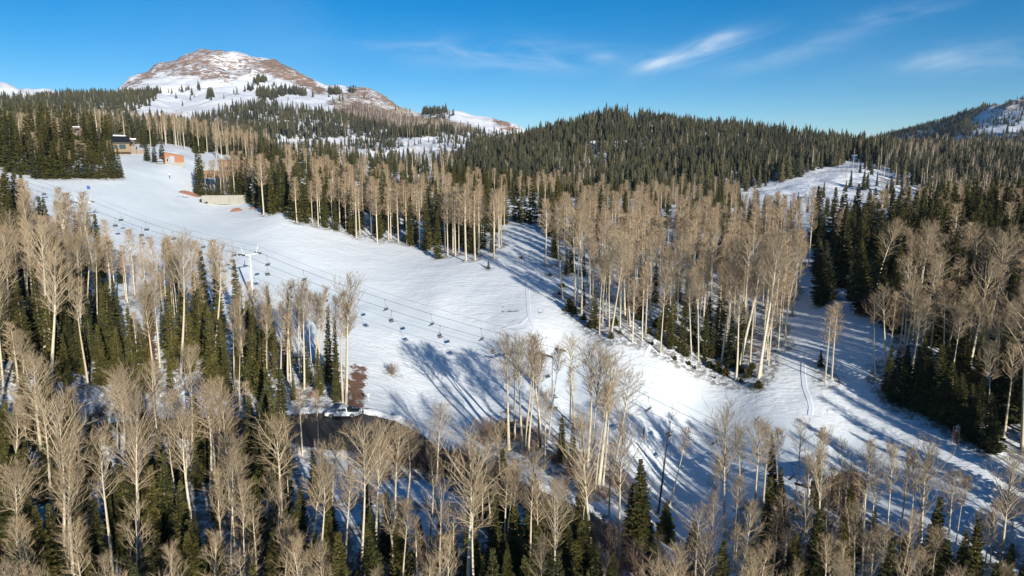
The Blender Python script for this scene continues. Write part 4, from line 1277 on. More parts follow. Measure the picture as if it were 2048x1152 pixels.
FIR_FORMS = {None: [dict(seed=1, rmax=2.3), dict(seed=2, rmax=2.1, droop=.5, gap=.1), dict(seed=3, rmax=2.7, gap=.13, shape=.95)],
             'slim': [dict(seed=4, rmax=1.55, droop=.45), dict(seed=5, rmax=1.75, gap=.12)],
             'rust': [dict(seed=6, rmax=1.9, gap=.2)]}
_am, _fm = {}, {}
for f, L_ in ASPEN_FORMS.items():
    _am[f] = []
    for s in L_:
        s = dict(dict(nsec=7, ntw=10, nprim=24), **s)
        tr, cr = aspen(**s)
        _am[f].append((tr.mesh("aspen_trunk", M_bark, True), cr.mesh("aspen_crown", M_twig, False, M_limb)))
for f, L_ in FIR_FORMS.items():
    _fm[f] = []
    for s in L_:
        tr, cr = conifer(**s)
        _fm[f].append((tr.mesh("fir_trunk", M_firbark, True), cr.mesh("fir_crown", M_rust if f == 'rust' else M_fir)))
tr, cr = aspen(seed=21, cb=.3, width=1.9, nprim=14, nsec=4, ntw=3, rtrunk=.19, up=25)
_dead = (tr.mesh("dead_trunk", M_dead, True), cr.mesh("dead_crown", M_dead))
_sap = []
for sd_ in (31, 32, 33):
    tr, cr = conifer(sd_, Ht=2.0, base=0.02, rmax=1.0, step=.20, nb=7, droop=.15, shape=.6, spray=4)
    _sap.append((tr.mesh("sapling_trunk", M_firbark, True), cr.mesh("sapling_crown", M_fir)))


def shrub_mesh(seed):
    g = np.random.default_rng(seed)
    tb = TB()
    for k in range(38):
        a = g.uniform(0, 6.28); el = R_(g.uniform(42, 85))
        d = np.array([math.cos(a) * math.cos(el), math.sin(a) * math.cos(el), math.sin(el)])
        p = np.array([math.cos(a) * .15, math.sin(a) * .15, -.1]); pts = [p]
        ln = g.uniform(1.8, 3.3)
        for q in range(4):
            d = unit(d + g.normal(size=3) * .16 + np.array([0, 0, .07])); pts.append(pts[-1] + d * ln / 4)
        tb.tube(pts, [.022, .018, .014, .01, .005], 3)
        for q in range(22):
            i = g.integers(1, 4); f = g.random(); sp = pts[i] * (1 - f) + pts[i + 1] * f
            td = unit(d + g.normal(size=3) * .6 + np.array([0, 0, .2]))
            tb.twig(sp, td * g.uniform(.35, .9), .0135)
    return tb.mesh("shrub_stems", M_brush)


_shr = [shrub_mesh(s) for s in (41, 42, 43)]

# ------------------------------------------------------------------ which trees are things of their own
for t in TREES:
    u, v, d = proj(t['x'], t['y'], t['z'])
    ut, vt, dt = proj(t['x'] + t['lean'][0] * t['h'], t['y'] + t['lean'][1] * t['h'], t['z'] + t['h'])
    t['u'], t['v'], t['vt'], t['ut'], t['d'] = float(u), float(v), float(vt), float(ut), float(d)
    t['inside'] = (-30 < t['u'] < 2078 or -30 < t['ut'] < 2078) and t['vt'] < 1140 and t['d'] > 20
    t['px'] = t['v'] - t['vt']
TREES = [t for t in TREES if t['h'] > 0.3]
rest = {'aspen': [], 'fir': []}
CHOSEN = []
for kind, most in (('aspen', 300), ('fir', 300), ('shrub', 300), ('sapling', 300), ('dead', 10)):
    mine = [t for t in TREES if t['kind'] == kind]
    ins = sorted((t for t in mine if t['inside']), key=lambda t: -t['px'])
    CHOSEN += ins[:most]
    if kind in rest:
        rest[kind] = ins[most:] + [t for t in mine if not t['inside']]

NAMES = {'aspen': 'aspen_tree', 'fir': 'fir_tree', 'dead': 'dead_tree', 'sapling': 'fir_sapling', 'shrub': 'bare_shrub'}


def tilt(t):
    lx, ly = t['lean']
    up = Vector((lx, ly, 1)).normalized()
    return (Vector((0, 0, 1)).rotation_difference(up).to_matrix() @ Matrix.Rotation(t['rz'], 3, 'Z')).to_euler()


for t in CHOSEN:
    k = t['kind']
    if k == 'aspen':
        tm, cm = rnd.choice(_am[t['form']]); base = 20.0; s = t['h'] / base * .94
        wx = max(s, 0.62) * t['w']; sc = (wx * rnd.uniform(.82, 1.2) * rnd.choice((-1, 1)), wx * rnd.uniform(.82, 1.2), s)
    elif k == 'fir':
        tm, cm = rnd.choice(_fm[t['form']]); s = t['h'] / 18.0
        wx = 1.12 * t['w'] * s ** 0.75 * rnd.uniform(.9, 1.1)
        sc = (wx, wx, s)
    elif k == 'dead':
        tm, cm = _dead; s = t['h'] / 20.0; sc = (s, s, s)
    elif k == 'sapling':
        tm, cm = rnd.choice(_sap); s = t['h'] / 2.0; sc = (s * rnd.uniform(.9, 1.4),) * 2 + (s,)
    else:
        tm, cm = None, rnd.choice(_shr); s = t['h'] / 3.2; sc = (s, s, s)
    if tm is None:
        e = link(NAMES[k], cm)
        e.location = (t['x'], t['y'], t['z']); e.rotation_euler = tilt(t); e.scale = sc
    else:
        e = empty(NAMES[k], (t['x'], t['y'], t['z']))
        e.rotation_euler = tilt(t); e.scale = sc
        link('trunk', tm, None, e); link('crown', cm, None, e)
    t['obj'] = e


# ------------------------------------------------------------------ the rest of the forest, one mass of each kind
def scatter_mesh(name, protos, rows, m, split=None):
    """rows: x, y, z, h, tint, width factor, prototype index"""
    g = np.random.default_rng(5)
    Vs, Fs, Ts, Ms = [], [], [], []
    o = 0
    for pi, pr in enumerate(protos):
        V, Fc = pr[0], pr[1]
        R = rows[rows[:, 6] == pi]
        if not len(R):
            continue
        a = g.uniform(0, 6.28, len(R)); c, s = np.cos(a), np.sin(a)
        w = (R[:, 3] * R[:, 5])[:, None]
        X = R[:, 0:1] + (V[None, :, 0] * c[:, None] - V[None, :, 1] * s[:, None]) * w
        Y = R[:, 1:2] + (V[None, :, 0] * s[:, None] + V[None, :, 1] * c[:, None]) * w
        Z = R[:, 2:3] + V[None, :, 2] * R[:, 3:4]
        Vs.append(np.stack([X, Y, Z], -1).reshape(-1, 3))
        Fs.append((Fc[None] + (np.arange(len(R)) * len(V))[:, None, None] + o).reshape(-1, 3))
        Ts.append(np.repeat(R[:, 4], len(V)))
        if len(pr) > 2:
            mi = np.ones(len(Fc), np.int32); mi[:pr[2]] = 0
            Ms.append(np.tile(mi, len(R)))
        o += len(V) * len(R)
    me = mesh_np(name, np.concatenate(Vs), np.concatenate(Fs), 3, False)
    at_ = me.attributes.new('tint', 'FLOAT', 'POINT'); at_.data.foreach_set('value', np.concatenate(Ts).astype(np.float32))
    for mm in (m if isinstance(m, tuple) else (m,)):
        me.materials.append(mm)
    if Ms:
        me.polygons.foreach_set('material_index', np.concatenate(Ms))
    return link(name, me, None, None, 'stuff')


gq = np.random.default_rng(9)


def rows_of(list_t, far, lod):
    a = [[t['x'], t['y'], t['z'], t['h'], rnd.random() * .25, t['w'] * rnd.uniform(.9, 1.2), 0] for t in list_t]
    b = far[0]
    b = np.c_[b[:, :4], 0.4 + 0.6 * b[:, 4], gq.uniform(1.0, 1.4, len(b)) * np.where(b[:, 5] > 1500, 1.5, 1.0), lod(b[:, 5])]
    return np.concatenate([np.array(a), b]) if a else b


def mid_fir(seed):
    tr, cr = conifer(seed, Ht=18, rmax=2.3, step=.62, nb=7, spray=4, wscale=1.6, gap=.06)
    V, Fc = cr.arrays()
    return V / 18.0, Fc


firp = [mid_fir(51), mid_fir(52), far_conifer(61), far_conifer(62), far_conifer(63, rm=.10), far_conifer(71, 7, 5), far_conifer(72, 7, 5, .11), far_conifer(73, 5, 4)]
frows = rows_of(rest['fir'], FOREST_FIR, lambda r: np.where(r < 850, gq.integers(2, 5, len(r)), np.where(r < 1500, gq.integers(5, 7, len(r)), 7)))
frows[:len(rest['fir']), 6] = gq.integers(0, 2, len(rest['fir']))
o = scatter_mesh("distant_fir_forest", firp, frows, M_firfar)
tag(o, "dense dark fir forest covering the hills behind the ski run", "forest")
aspp = [far_aspen(81, 420), far_aspen(82, 420), far_aspen(83, 110), far_aspen(84, 110), far_aspen(85, 60)]
arows = rows_of(rest['aspen'], FOREST_ASP, lambda r: np.where(r < 800, gq.integers(2, 4, len(r)), 4))
arows[:len(rest['aspen']), 6] = gq.integers(0, 2, len(rest['aspen']))
o = scatter_mesh("distant_aspen_forest", aspp, arows, (M_bark, M_twigfar))
tag(o, "pale leafless aspens scattered through the forest behind the ski run", "forest")
print('TREES', {k: sum(1 for t in CHOSEN if t['kind'] == k) for k in NAMES}, 'rest', {k: len(v) for k, v in rest.items()}, 'far', len(FOREST_FIR[0]), len(FOREST_ASP[0]))

# forest floor litter under the near stands
lit = np.zeros_like(GZ)
sel = (rr > 45) & (rr < 430) & (np.abs(aa) < R_(45))
tx = np.array([t['x'] for t in TREES]); ty = np.array([t['y'] for t in TREES])
px, py = XX[sel], YY[sel]
acc = np.zeros(len(px), np.float32)
for x, y in zip(tx, ty):
    i = np.flatnonzero((np.abs(px - x) < 6) & (np.abs(py - y) < 6))
    acc[i] += np.exp(-((px[i] - x) ** 2 + (py[i] - y) ** 2) / 7.0)
lit[sel] = np.clip(acc * 1.0, 0, 1)
MASKS['litter'] = lit
build_ground()
# ------------------------------------------------------------------ built things
M_white = plain("white painted steel", (0.74, 0.75, 0.74), 0.45, 0.0, 0.06)
M_dark = plain("dark steel", (0.085, 0.088, 0.092), 0.45, 0.3)
M_cable = plain("steel cable", (0.10, 0.10, 0.105), 0.5, 0.4)
M_glass = plain("window glass", (0.05, 0.075, 0.10), 0.12)
M_timber = plain("orange stained timber", (0.30, 0.115, 0.04), 0.6, 0, 0.25, 1.2)
M_brownw = plain("dark brown boards", (0.12, 0.065, 0.04), 0.7, 0, 0.3, 1.5)
M_maroon = plain("maroon metal cladding", (0.085, 0.03, 0.035), 0.5, 0, 0.15)
M_darkroof = plain("black metal roof", (0.018, 0.018, 0.022), 0.5, 0.1)
M_brownroof = plain("brown shingle roof", (0.055, 0.036, 0.027), 0.8, 0, 0.3, 2.0)
M_greyroof = plain("grey ribbed metal", (0.22, 0.24, 0.27), 0.45, 0.2)
M_tan = plain("tan stucco", (0.26, 0.19, 0.105), 0.8, 0, 0.12)
M_stone = plain("fieldstone", (0.25, 0.20, 0.16), 0.85, 0, 0.4, 1.2)
M_concrete = plain("weathered concrete", (0.31, 0.29, 0.24), 0.85, 0, 0.18, 0.5)
M_snowcap = plain("roof snow", (0.84, 0.86, 0.90), 0.8, 0, 0.03)
M_paint = plain("white car paint", (0.66, 0.70, 0.74), 0.25, 0, 0.02)
M_tyre = plain("tyre rubber", (0.02, 0.02, 0.02), 0.85)
M_rim = plain("alloy", (0.42, 0.42, 0.43), 0.35, 0.7)
M_lens = plain("headlamp lens", (0.7, 0.72, 0.74), 0.15)
M_redlens = plain("tail lamp lens", (0.35, 0.02, 0.02), 0.2)
M_blue = plain("blue panel", (0.03, 0.09, 0.28), 0.6)
M_redrock = plain("red rock", (0.27, 0.13, 0.08), 0.9, 0, 0.4, 1.5)
M_paleboard = plain("pale sign board", (0.20, 0.19, 0.25), 0.6, 0, 0.05)
M_orangewood = plain("weathered orange post", (0.36, 0.19, 0.09), 0.7, 0, 0.25)
M_branch = plain("dead branch bark", (0.05, 0.042, 0.035), 0.9, 0, 0.3)
M_tarp = plain("black tarpaulin", (0.02, 0.02, 0.022), 0.6)


def at_r(u, r):
    a, _ = azT(u, 330)
    x, y = math.sin(a) * r, math.cos(a) * r
    return Vector((x, y, float(hgt(x, y))))


def z_of(v, p, u=1024):
    """height of a point above p that is seen at row v"""
    x, y, z = ray(u, v)
    return z / y * p.y + CZ


# ---- chairlift -------------------------------------------------------------
TOWERS = [dict(u=-170, r=318, top=8.6, label=None),
          dict(p=(172, 452), v=405, label="white chairlift tower on the snow uphill, beside three small firs and near the houses"),
          dict(p=(506, 603), v=509, label="white chairlift tower standing on the open run above the wooded slope"),
          dict(p=(1106, 818), v=707, label="white chairlift tower partly hidden behind the bare trees on the road bank"),
          dict(p=(1613, 1035), v=962, label="lowest white chairlift tower, beside the small brown hut")]
for t in TOWERS:
    if 'p' in t:
        t['b'] = at(*t['p']); t['h'] = z_of(t['v'], t['b']) - t['b'].z
    else:
        t['b'] = at_r(t['u'], t['r']); t['h'] = t['top']
HALF = 2.3


def tower(t, d):
    """T-shaped lift tower; d is the line direction"""
    n = Vector((-d.y, d.x, 0)).normalized()
    rz = math.atan2(n.y, n.x)          # local x runs across the line
    e = empty("lift_tower", t['b'], rz)
    h = t['h']
    tag(e, t['label'], "lift tower", "towers of the chairlift")
    MB().tube([(0, 0, -0.6), (0, 0, h * .5), (0, 0, h - 0.1)], [0.28, 0.24, 0.20], 14).build("mast", M_white, e, True)
    MB().box((0, 0, -0.1), (1.3, 1.3, 0.7), 0, 0.05).build("footing", M_concrete, e)
    MB().box((0, 0, h), (2 * HALF + 0.5, 0.26, 0.28), 0, 0.05).build("crossarm", M_white, e)
    for s in (-1, 1):
        MB().tube([(s * (HALF - .5), 0, h + .1), (s * (HALF + 0.15), 0, h + 2.0)], 0.065, 8).build("lifting_frame", M_white, e)
        m = MB().box((s * (HALF + .1), 0, h + .05), (0.16, 2.4, 0.14))
        for k in range(6):
            m.tube([(s * (HALF + .1) - .08, -1.05 + k * .42, h + .12), (s * (HALF + .1) + .08, -1.05 + k * .42, h + .12)], 0.2, 12)
        m.build("sheave_train", M_dark, e)
        MB().box((s * (HALF - .35), 0.35, h - .02), (1.1, 0.4, 0.05)).build("work_platform", M_white, e)
    m = MB()
    for s in (-.2, .2):
        m.tube([(s, .5, .4), (s, .42, h)], .025, 5)
    k = .8
    while k < h:
        m.tube([(-.2, .48, k), (.2, .48, k)], .02, 5); k += .4
    m.build("ladder", M_white, e)
    return n


dirs = []
for i, t in enumerate(TOWERS):
    a = TOWERS[max(i - 1, 0)]['b']; b = TOWERS[min(i + 1, len(TOWERS) - 1)]['b']
    dirs.append(Vector((b.x - a.x, b.y - a.y, 0)).normalized())
nrm_t = []
for t, d in zip(TOWERS, dirs):
    if t['label']:
        nrm_t.append(tower(t, d))
    else:
        nrm_t.append(Vector((-d.y, d.x, 0)).normalized())
cab = MB(); comm = MB()
SPANS = {}
for s in (-1, 1):
    path = []
    for i in range(len(TOWERS) - 1):
        A = TOWERS[i]; B = TOWERS[i + 1]
        p = A['b'] + Vector((0, 0, A['h'] + .36)) + nrm_t[i] * s * (HALF + .1)
        q = B['b'] + Vector((0, 0, B['h'] + .36)) + nrm_t[i + 1] * s * (HALF + .1)
        span = (q - p).length
        pts = []
        for k in range(25):
            f = k / 24
            pts.append(p.lerp(q, f) - Vector((0, 0, span * 0.018 * 4 * f * (1 - f))))
        SPANS[(s, i)] = pts
        path += pts if i == 0 else pts[1:]
    end = path[-1] + (path[-1] - path[-2]).normalized() * 14 + Vector((0, 0, 0.5))
    cab.tube(path + [end], 0.035, 5)
    up = Vector((0, 0, 1.55)) + Vector((0, 0, 0))
    if s == 1:
        comm.tube([p_ + up for p_ in path], 0.02, 4)
tag(cab.build("haul_cable", M_cable), "long steel haul cable of the chairlift running in two strands over the towers", "cable")
tag(comm.build("signal_cable", M_cable), "thin signal cable strung above the haul cable along the tower tops", "cable")


def chair_proto():
    e = empty("lift_chair", (0, 0, 0))
    MB().box((0, 0, 0), (.14, .34, .16), 0, .03).build("cable_grip", M_dark, e)
    MB().tube([(0, 0, 0), (0, -.05, -.8), (0, -.25, -1.5), (.0, -.42, -1.75)], .035, 7).build("hanger", M_dark, e)
    m = MB().tube([(-.85, .35, -2.75), (-.85, -.05, -2.78), (-.85, -.35, -2.3), (-.78, -.42, -1.85), (-.6, -.42, -1.75), (.6, -.42, -1.75), (.78, -.42, -1.85), (.85, -.35, -2.3), (.85, -.05, -2.78), (.85, .35, -2.75)], .028, 6)
    m.build("bail", M_dark, e)
    MB().box((0, .1, -2.72), (1.64, .52, .09), 0, .03).build("seat", M_dark, e)
    MB().prism([(-.22, -2.62), (-.15, -2.62), (-.34, -2.02), (-.41, -2.02)], -.8, .8)
    b = MB()
    b.add([(-.8, -.16, -2.6), (.8, -.16, -2.6), (.8, -.36, -2.05), (-.8, -.36, -2.05), (-.8, -.22, -2.6), (.8, -.22, -2.6), (.8, -.42, -2.05), (-.8, -.42, -2.05)],
          [(0, 1, 2, 3), (7, 6, 5, 4), (0, 4, 5, 1), (1, 5, 6, 2), (2, 6, 7, 3), (3, 7, 4, 0)])
    b.build("backrest", M_dark, e)
    return e


def copy_tree(o):
    c = o.copy(); COL.objects.link(c)
    for ch in list(o.children):
        d = ch.copy(); COL.objects.link(d); d.parent = c
        for g2 in ch.children:
            d2 = g2.copy(); COL.objects.link(d2); d2.parent = d
    return c


ORD = ["first", "second", "third", "fourth", "fifth", "sixth", "seventh", "eighth", "ninth", "tenth", "eleventh", "twelfth", "thirteenth", "fourteenth", "fifteenth", "sixteenth", "seventeenth", "eighteenth", "nineteenth", "twentieth"]


def ordinal(n):
    """n from 1"""
    if n <= 20:
        return ORD[n - 1]
    tens = {2: "twenty", 3: "thirty", 4: "forty", 5: "fifty", 6: "sixty", 7: "seventy", 8: "eighty", 9: "ninety"}[n // 10] if n < 100 else "hundred"
    if n >= 100:
        return "hundred and " + ordinal(n - 100) if n > 100 else "hundredth"
    return tens[:-1] + "ieth" if n % 10 == 0 else tens + "-" + ORD[n % 10 - 1]


proto = chair_proto(); used_proto = False
WHERE = ["above the tower by the houses", "down from the tower by the houses", "down from the wooded slope tower", "down from the road bank tower"]
for s in (-1, 1):
    dist = 4.0 if s == 1 else 9.5
    for i in range(len(TOWERS) - 1):
        pts = SPANS[(s, i)]
        seg = [(pts[k + 1] - pts[k]).length for k in range(24)]
        tot = sum(seg); n = 0
        while dist < tot:
            acc = 0
            for k in range(24):
                if acc + seg[k] >= dist:
                    break
                acc += seg[k]
            p = pts[k].lerp(pts[k + 1], (dist - acc) / seg[k])
            u, v, dd = proj(p.x, p.y, p.z)
            if -20 < u < 2070 and -20 < v < 1160 and 3.0 < dist < tot - 3.0:
                n += 1
                o = proto if not used_proto else copy_tree(proto)
                used_proto = True
                d = (pts[k + 1] - pts[k]).normalized()
                o.location = p - Vector((0, 0, .08))
                o.scale = (.78, .78, .86)
                o.rotation_euler = (0, 0, math.atan2(d.y, d.x) - math.pi / 2 + (0 if s == -1 else math.pi))
                side = "nearer" if s == -1 else "farther"
                tag(o, f"empty lift chair on the {side} strand, {ordinal(n)} {WHERE[i]}", "lift chair", "chairs hanging from the chairlift cable")
            dist += 12.6
        dist -= tot

# ---- pickup truck and person ------------------------------------------------
p = at(686, 834)
truck = empty("pickup_truck", (p.x, p.y, float(hgt(p.x, p.y)) + .05), math.pi + R_(2))
tag(truck, "white crew cab pickup truck parked on the road below the roadside trees", "pickup")
tm = MB()          # local +x is forward; y across
side_low = [(-2.9, .55), (-2.9, 1.12), (-0.95, 1.12), (-0.95, .98), (1.05, .98), (1.15, 1.14), (2.55, 1.06), (2.85, .92), (2.9, .55), (2.45, .42), (-2.45, .42)]
tm.prism(side_low, -.97, .97)
tm.build("body", M_paint, truck)
cabm = MB()
cab_lo = [(-1.0, .97), (1.28, .97)]
cab_hi = [(-.82, 1.86), (.45, 1.86)]
vs = []
for (x, z), w in ((cab_lo[0], .93), (cab_lo[1], .93), (cab_hi[1], .76), (cab_hi[0], .76)):
    vs += [(x, -w, z), (x, w, z)]
cabm.add(vs, [(0, 2, 4, 6), (7, 5, 3, 1), (0, 1, 3, 2), (2, 3, 5, 4), (4, 5, 7, 6), (6, 7, 1, 0)])
cabm.build("cab", M_paint, truck)
for sgn in (-1, 1):
    def sidept(x, z, off=.012):
        w = .93 + (.76 - .93) * (z - .97) / .89
        return (x, sgn * (w + off), z)
    for q in ([(.16, 1.2), (.98, 1.2), (.5, 1.72), (.16, 1.74)], [(-.78, 1.2), (.06, 1.2), (.06, 1.74), (-.7, 1.74)]):
        w_ = MB(); a = [sidept(x, z) for x, z in q]; b = [sidept(x, z, -.02) for x, z in q]
        w_.add(a + b, [(0, 1, 2, 3), (7, 6, 5, 4), (0, 4, 5, 1), (1, 5, 6, 2), (2, 6, 7, 3), (3, 7, 4, 0)]).build("side_window", M_glass, truck)
    dm = MB().box((.6, sgn * .972, .82), (1.0, .012, .5)).box((-.42, sgn * .972, .82), (.95, .012, .5))
    dm.build("door", M_paint, truck)
    MB().box((1.0, sgn * 1.07, 1.22), (.14, .2, .22), 0, .03).build("mirror", M_dark, truck)
    MB().box((2.84, sgn * .72, .86), (.14, .36, .2), 0, .03).build("headlight", M_lens, truck)
    MB().box((-2.9, sgn * .86, .88), (.06, .16, .36)).build("tail_light", M_redlens, truck)
    for wx in (1.85, -1.75):
        MB().tube([(wx, sgn * .72, .4), (wx, sgn * .975, .4)], .42, 20).build("wheel_arch", M_tarp, truck)
        w_ = MB().tube([(wx, sgn * .70, .4), (wx, sgn * .74, .4), (wx, sgn * .96, .4), (wx, sgn * .99, .4)], [.34, .39, .39, .34], 20).build("wheel", M_tyre, truck)
        MB().tube([(wx, sgn * .95, .4), (wx, sgn * 1.0, .4)], [.25, .2], 12).build("rim", M_rim, w_)
for x0, x1 in ((1.26, .47), (-.98, -.83)):
    z0, z1 = 1.04, 1.8
    s_ = .012 if x0 > 0 else -.012
    a = [(x0 + s_ * 2, -.86, z0), (x0 + s_ * 2, .86, z0), (x1 + s_, .70, z1), (x1 + s_, -.70, z1)]
    if x0 > 0:
        a = [(1.22 + .02, -.86, z0), (1.22 + .02, .86, z0), (.51 + .02, .72, 1.8), (.51 + .02, -.72, 1.8)]
    b = [(x - s_ * 3, y, z) for x, y, z in a]
    MB().add(a + b, [(0, 1, 2, 3), (7, 6, 5, 4), (0, 4, 5, 1), (1, 5, 6, 2), (2, 6, 7, 3), (3, 7, 4, 0)]).build("windscreen" if x0 > 0 else "rear_window", M_glass, truck)
MB().box((2.93, 0, .55), (.16, 1.9, .24), 0, .04).build("bumper", M_rim, truck)
MB().box((-2.95, 0, .55), (.14, 1.9, .2), 0, .04).build("bumper", M_rim, truck)
MB().box((2.9, 0, .84), (.06, 1.0, .26)).build("grille", M_dark, truck)
MB().box((-1.93, 0, 1.13), (1.86, 1.66, .05)).box((-1.2, 0, 1.32), (.5, 1.7, .34), 0, .05).build("cargo_cover", M_tarp, truck)

p = at(726, 838)
pm = bpy.data.meshes.new("person")
J = [((0, 0, .93), .15), ((0, 0, 1.15), .145), ((0, 0, 1.36), .17), ((0, 0, 1.46), .085), ((0, .01, 1.53), .06), ((0, .02, 1.60), .085), ((0, .025, 1.68), .098), ((0, .02, 1.75), .07),
     ((.10, 0, .86), .10), ((.11, .02, .48), .072), ((.11, 0, .09), .055), ((.12, .14, .04), .045), ((-.10, 0, .86), .10), ((-.12, .02, .48), .072), ((-.13, 0, .09), .055), ((-.14, .14, .04), .045),
     ((.19, 0, 1.40), .075), ((.25, .0, 1.12), .055), ((.23, .10, .88), .042), ((.225, .13, .80), .032), ((-.19, 0, 1.40), .075), ((-.25, 0, 1.12), .055), ((-.23, .12, .89), .042), ((-.225, .15, .81), .032)]
Ed = [(0, 1), (1, 2), (2, 3), (3, 4), (4, 5), (5, 6), (6, 7), (0, 8), (8, 9), (9, 10), (10, 11), (0, 12), (12, 13), (13, 14), (14, 15), (2, 16), (16, 17), (17, 18), (18, 19), (2, 20), (20, 21), (21, 22), (22, 23)]
for hand_, sg in ((19, 1), (23, -1)):
    hx, hy, hz = J[hand_][0]
    for k, (dx, ln) in enumerate(((-.024, .065), (-.008, .078), (.008, .074), (.024, .058))):
        J.append(((hx + dx * sg * .5, hy + .012 + dx * .8, hz - .035), .010)); J.append(((hx + dx * .5 * sg, hy + .03 + dx * .8, hz - .035 - ln), .008))
        Ed += [(hand_, len(J) - 2), (len(J) - 2, len(J) - 1)]
    J.append(((hx - .02 * sg, hy + .045, hz - .02), .011)); J.append(((hx - .025 * sg, hy + .07, hz - .06), .009))
    Ed += [(hand_, len(J) - 2), (len(J) - 2, len(J) - 1)]
pm.from_pydata([j[0] for j in J], Ed, [])
person = link("person", pm)
person.location = (p.x, p.y, float(hgt(p.x, p.y)) + .05)
person.rotation_euler = (0, 0, R_(70))
sk = person.modifiers.new("skin", 'SKIN')
for i, (_, r) in enumerate(J):
    pm.skin_vertices[0].data[i].radius = (r, r)
pm.skin_vertices[0].data[0].use_root = True
sb = person.modifiers.new("smooth", 'SUBSURF'); sb.levels = 2; sb.render_levels = 2
m, nt_, b_ = mat("dark jacket, trousers and skin")
tc_ = N(nt_, 'ShaderNodeTexCoord'); sx_ = N(nt_, 'ShaderNodeSeparateXYZ'); L(nt_, tc_.outputs['Object'], sx_.inputs[0])
L(nt_, ramp(nt_, math_n(nt_, 'DIVIDE', sx_.outputs[2], 1.8), [(0, (.03, .022, .018)), (.06, (.022, .024, .032)), (.52, (.016, .016, .02)), (.845, (.45, .27, .19))], 'CONSTANT'), b_.inputs['Base Color'])
pm.materials.append(m)
tag(person, "person in dark jacket and trousers standing behind the white pickup", "person")
hm = MB()
for k in range(5):
    a0, a1 = k / 5 * 1.45, (k + 1) / 5 * 1.45
    for q in range(12):
        w0, w1 = q / 12 * 6.283, (q + 1) / 12 * 6.283
        f = lambda a, w: (math.sin(a) * math.cos(w) * .112, .012 + math.sin(a) * math.sin(w) * .118, 1.70 + math.cos(a) * .125)
        hm.add([f(a0, w0), f(a1, w0), f(a1, w1), f(a0, w1)], [(0, 1, 2, 3)])
hm.build("hair", plain("dark hair", (.015, .012, .01), .7), person, True)


# ---- houses -------------------------------------------------------------------
def gable(mb, x0, x1, y0, y1, z0, h, over=.5, th=.25, along='x'):
    """two pitched slabs, ridge along x (or y)"""
    if along == 'x':
        ym = (y0 + y1) / 2
        for s, ye in ((-1, y0 - over), (1, y1 + over)):
            zb = z0 - over * h / ((y1 - y0) / 2)
            v = [(x0 - over, ym, z0 + h), (x1 + over, ym, z0 + h), (x1 + over, ye, zb), (x0 - over, ye, zb)]
            v += [(a, b, c + th) for a, b, c in v]
            mb.add(v, [(0, 1, 2, 3), (7, 6, 5, 4), (0, 4, 5, 1), (1, 5, 6, 2), (2, 6, 7, 3), (3, 7, 4, 0)])
    else:
        xm = (x0 + x1) / 2
        for s, xe in ((-1, x0 - over), (1, x1 + over)):
            zb = z0 - over * h / ((x1 - x0) / 2)
            v = [(xm, y0 - over, z0 + h), (xm, y1 + over, z0 + h), (xe, y1 + over, zb), (xe, y0 - over, zb)]
            v += [(a, b, c + th) for a, b, c in v]
            mb.add(v, [(0, 1, 2, 3), (7, 6, 5, 4), (0, 4, 5, 1), (1, 5, 6, 2), (2, 6, 7, 3), (3, 7, 4, 0)])
    return mb


def window_on(parent, x, y, z, w, h, frame=M_white, ny=-1):
    f = MB().box((x, y, z), (w + .24, .10, h + .24)).build("window", frame, parent)
    MB().box((x, y + ny * .045, z), (w, .06, h)).build("pane", M_glass, f)
    return f


def house_root(name, label, cat, p, rz):
    e = empty(name, p, rz)
    tag(e, label, cat)
    return e


def face_cam(p, extra=0.0):
    return -math.atan2(p.x, p.y) + R_(extra)     # local -y looks at the camera


# small timber cabin with a shed roof
p = at(350, 331)
px_m = p.y / F * 1.05
e = house_root("timber_cabin", "orange timber cabin with a sloping roof and grey metal front on a white base", "cabin", p, face_cam(p, 8))
e.scale = (.88, .88, .9)
W_ = 8.6; ht = (331 - 304) * px_m
MB().box((0, 2.6, .35), (W_ + .1, 5.4, 2.2)).build("foundation", M_concrete, e)
MB().prism([(-W_ / 2, 1.45), (W_ / 2, 1.45), (W_ / 2, ht * .72), (-W_ / 2, ht * .98)], 0, 5.2).build("wall", M_timber, e)
MB().box((-1.15, -.06, 2.75), (2.2, .12, 3.4)).build("metal_panel", M_greyroof, e)
rf = MB(); rf.add([(-W_ / 2 - .5, -.6, ht * 1.02), (W_ / 2 + .4, -.6, ht * .73), (W_ / 2 + .4, 5.7, ht * .73), (-W_ / 2 - .5, 5.7, ht * 1.02), (-W_ / 2 - .5, -.6, ht * 1.02 + .22), (W_ / 2 + .4, -.6, ht * .73 + .22), (W_ / 2 + .4, 5.7, ht * .73 + .22), (-W_ / 2 - .5, 5.7, ht * 1.02 + .22)],
                 [(3, 2, 1, 0), (4, 5, 6, 7), (0, 1, 5, 4), (1, 2, 6, 5), (2, 3, 7, 6), (3, 0, 4, 7)])
rf.build("roof", M_greyroof, e)
window_on(e, -3.2, -.05, 2.6, .9, 1.6)
MB().box((-.2, 4.4, ht * .98), (6.2, 1.6, .9)).build("clerestory", M_greyroof, e)
dk = MB().box((-6.2, .9, ht * .62), (3.9, 3.0, .14)).build("porch_roof", M_timber, e)
MB().box((-7.9, -.4, ht * .30), (.16, .16, ht * .62)).build("porch_post", M_brownw, e)
MB().box((-6.2, 1.2, .5), (3.4, 2.4, .9)).build("porch_deck", M_brownw, e)

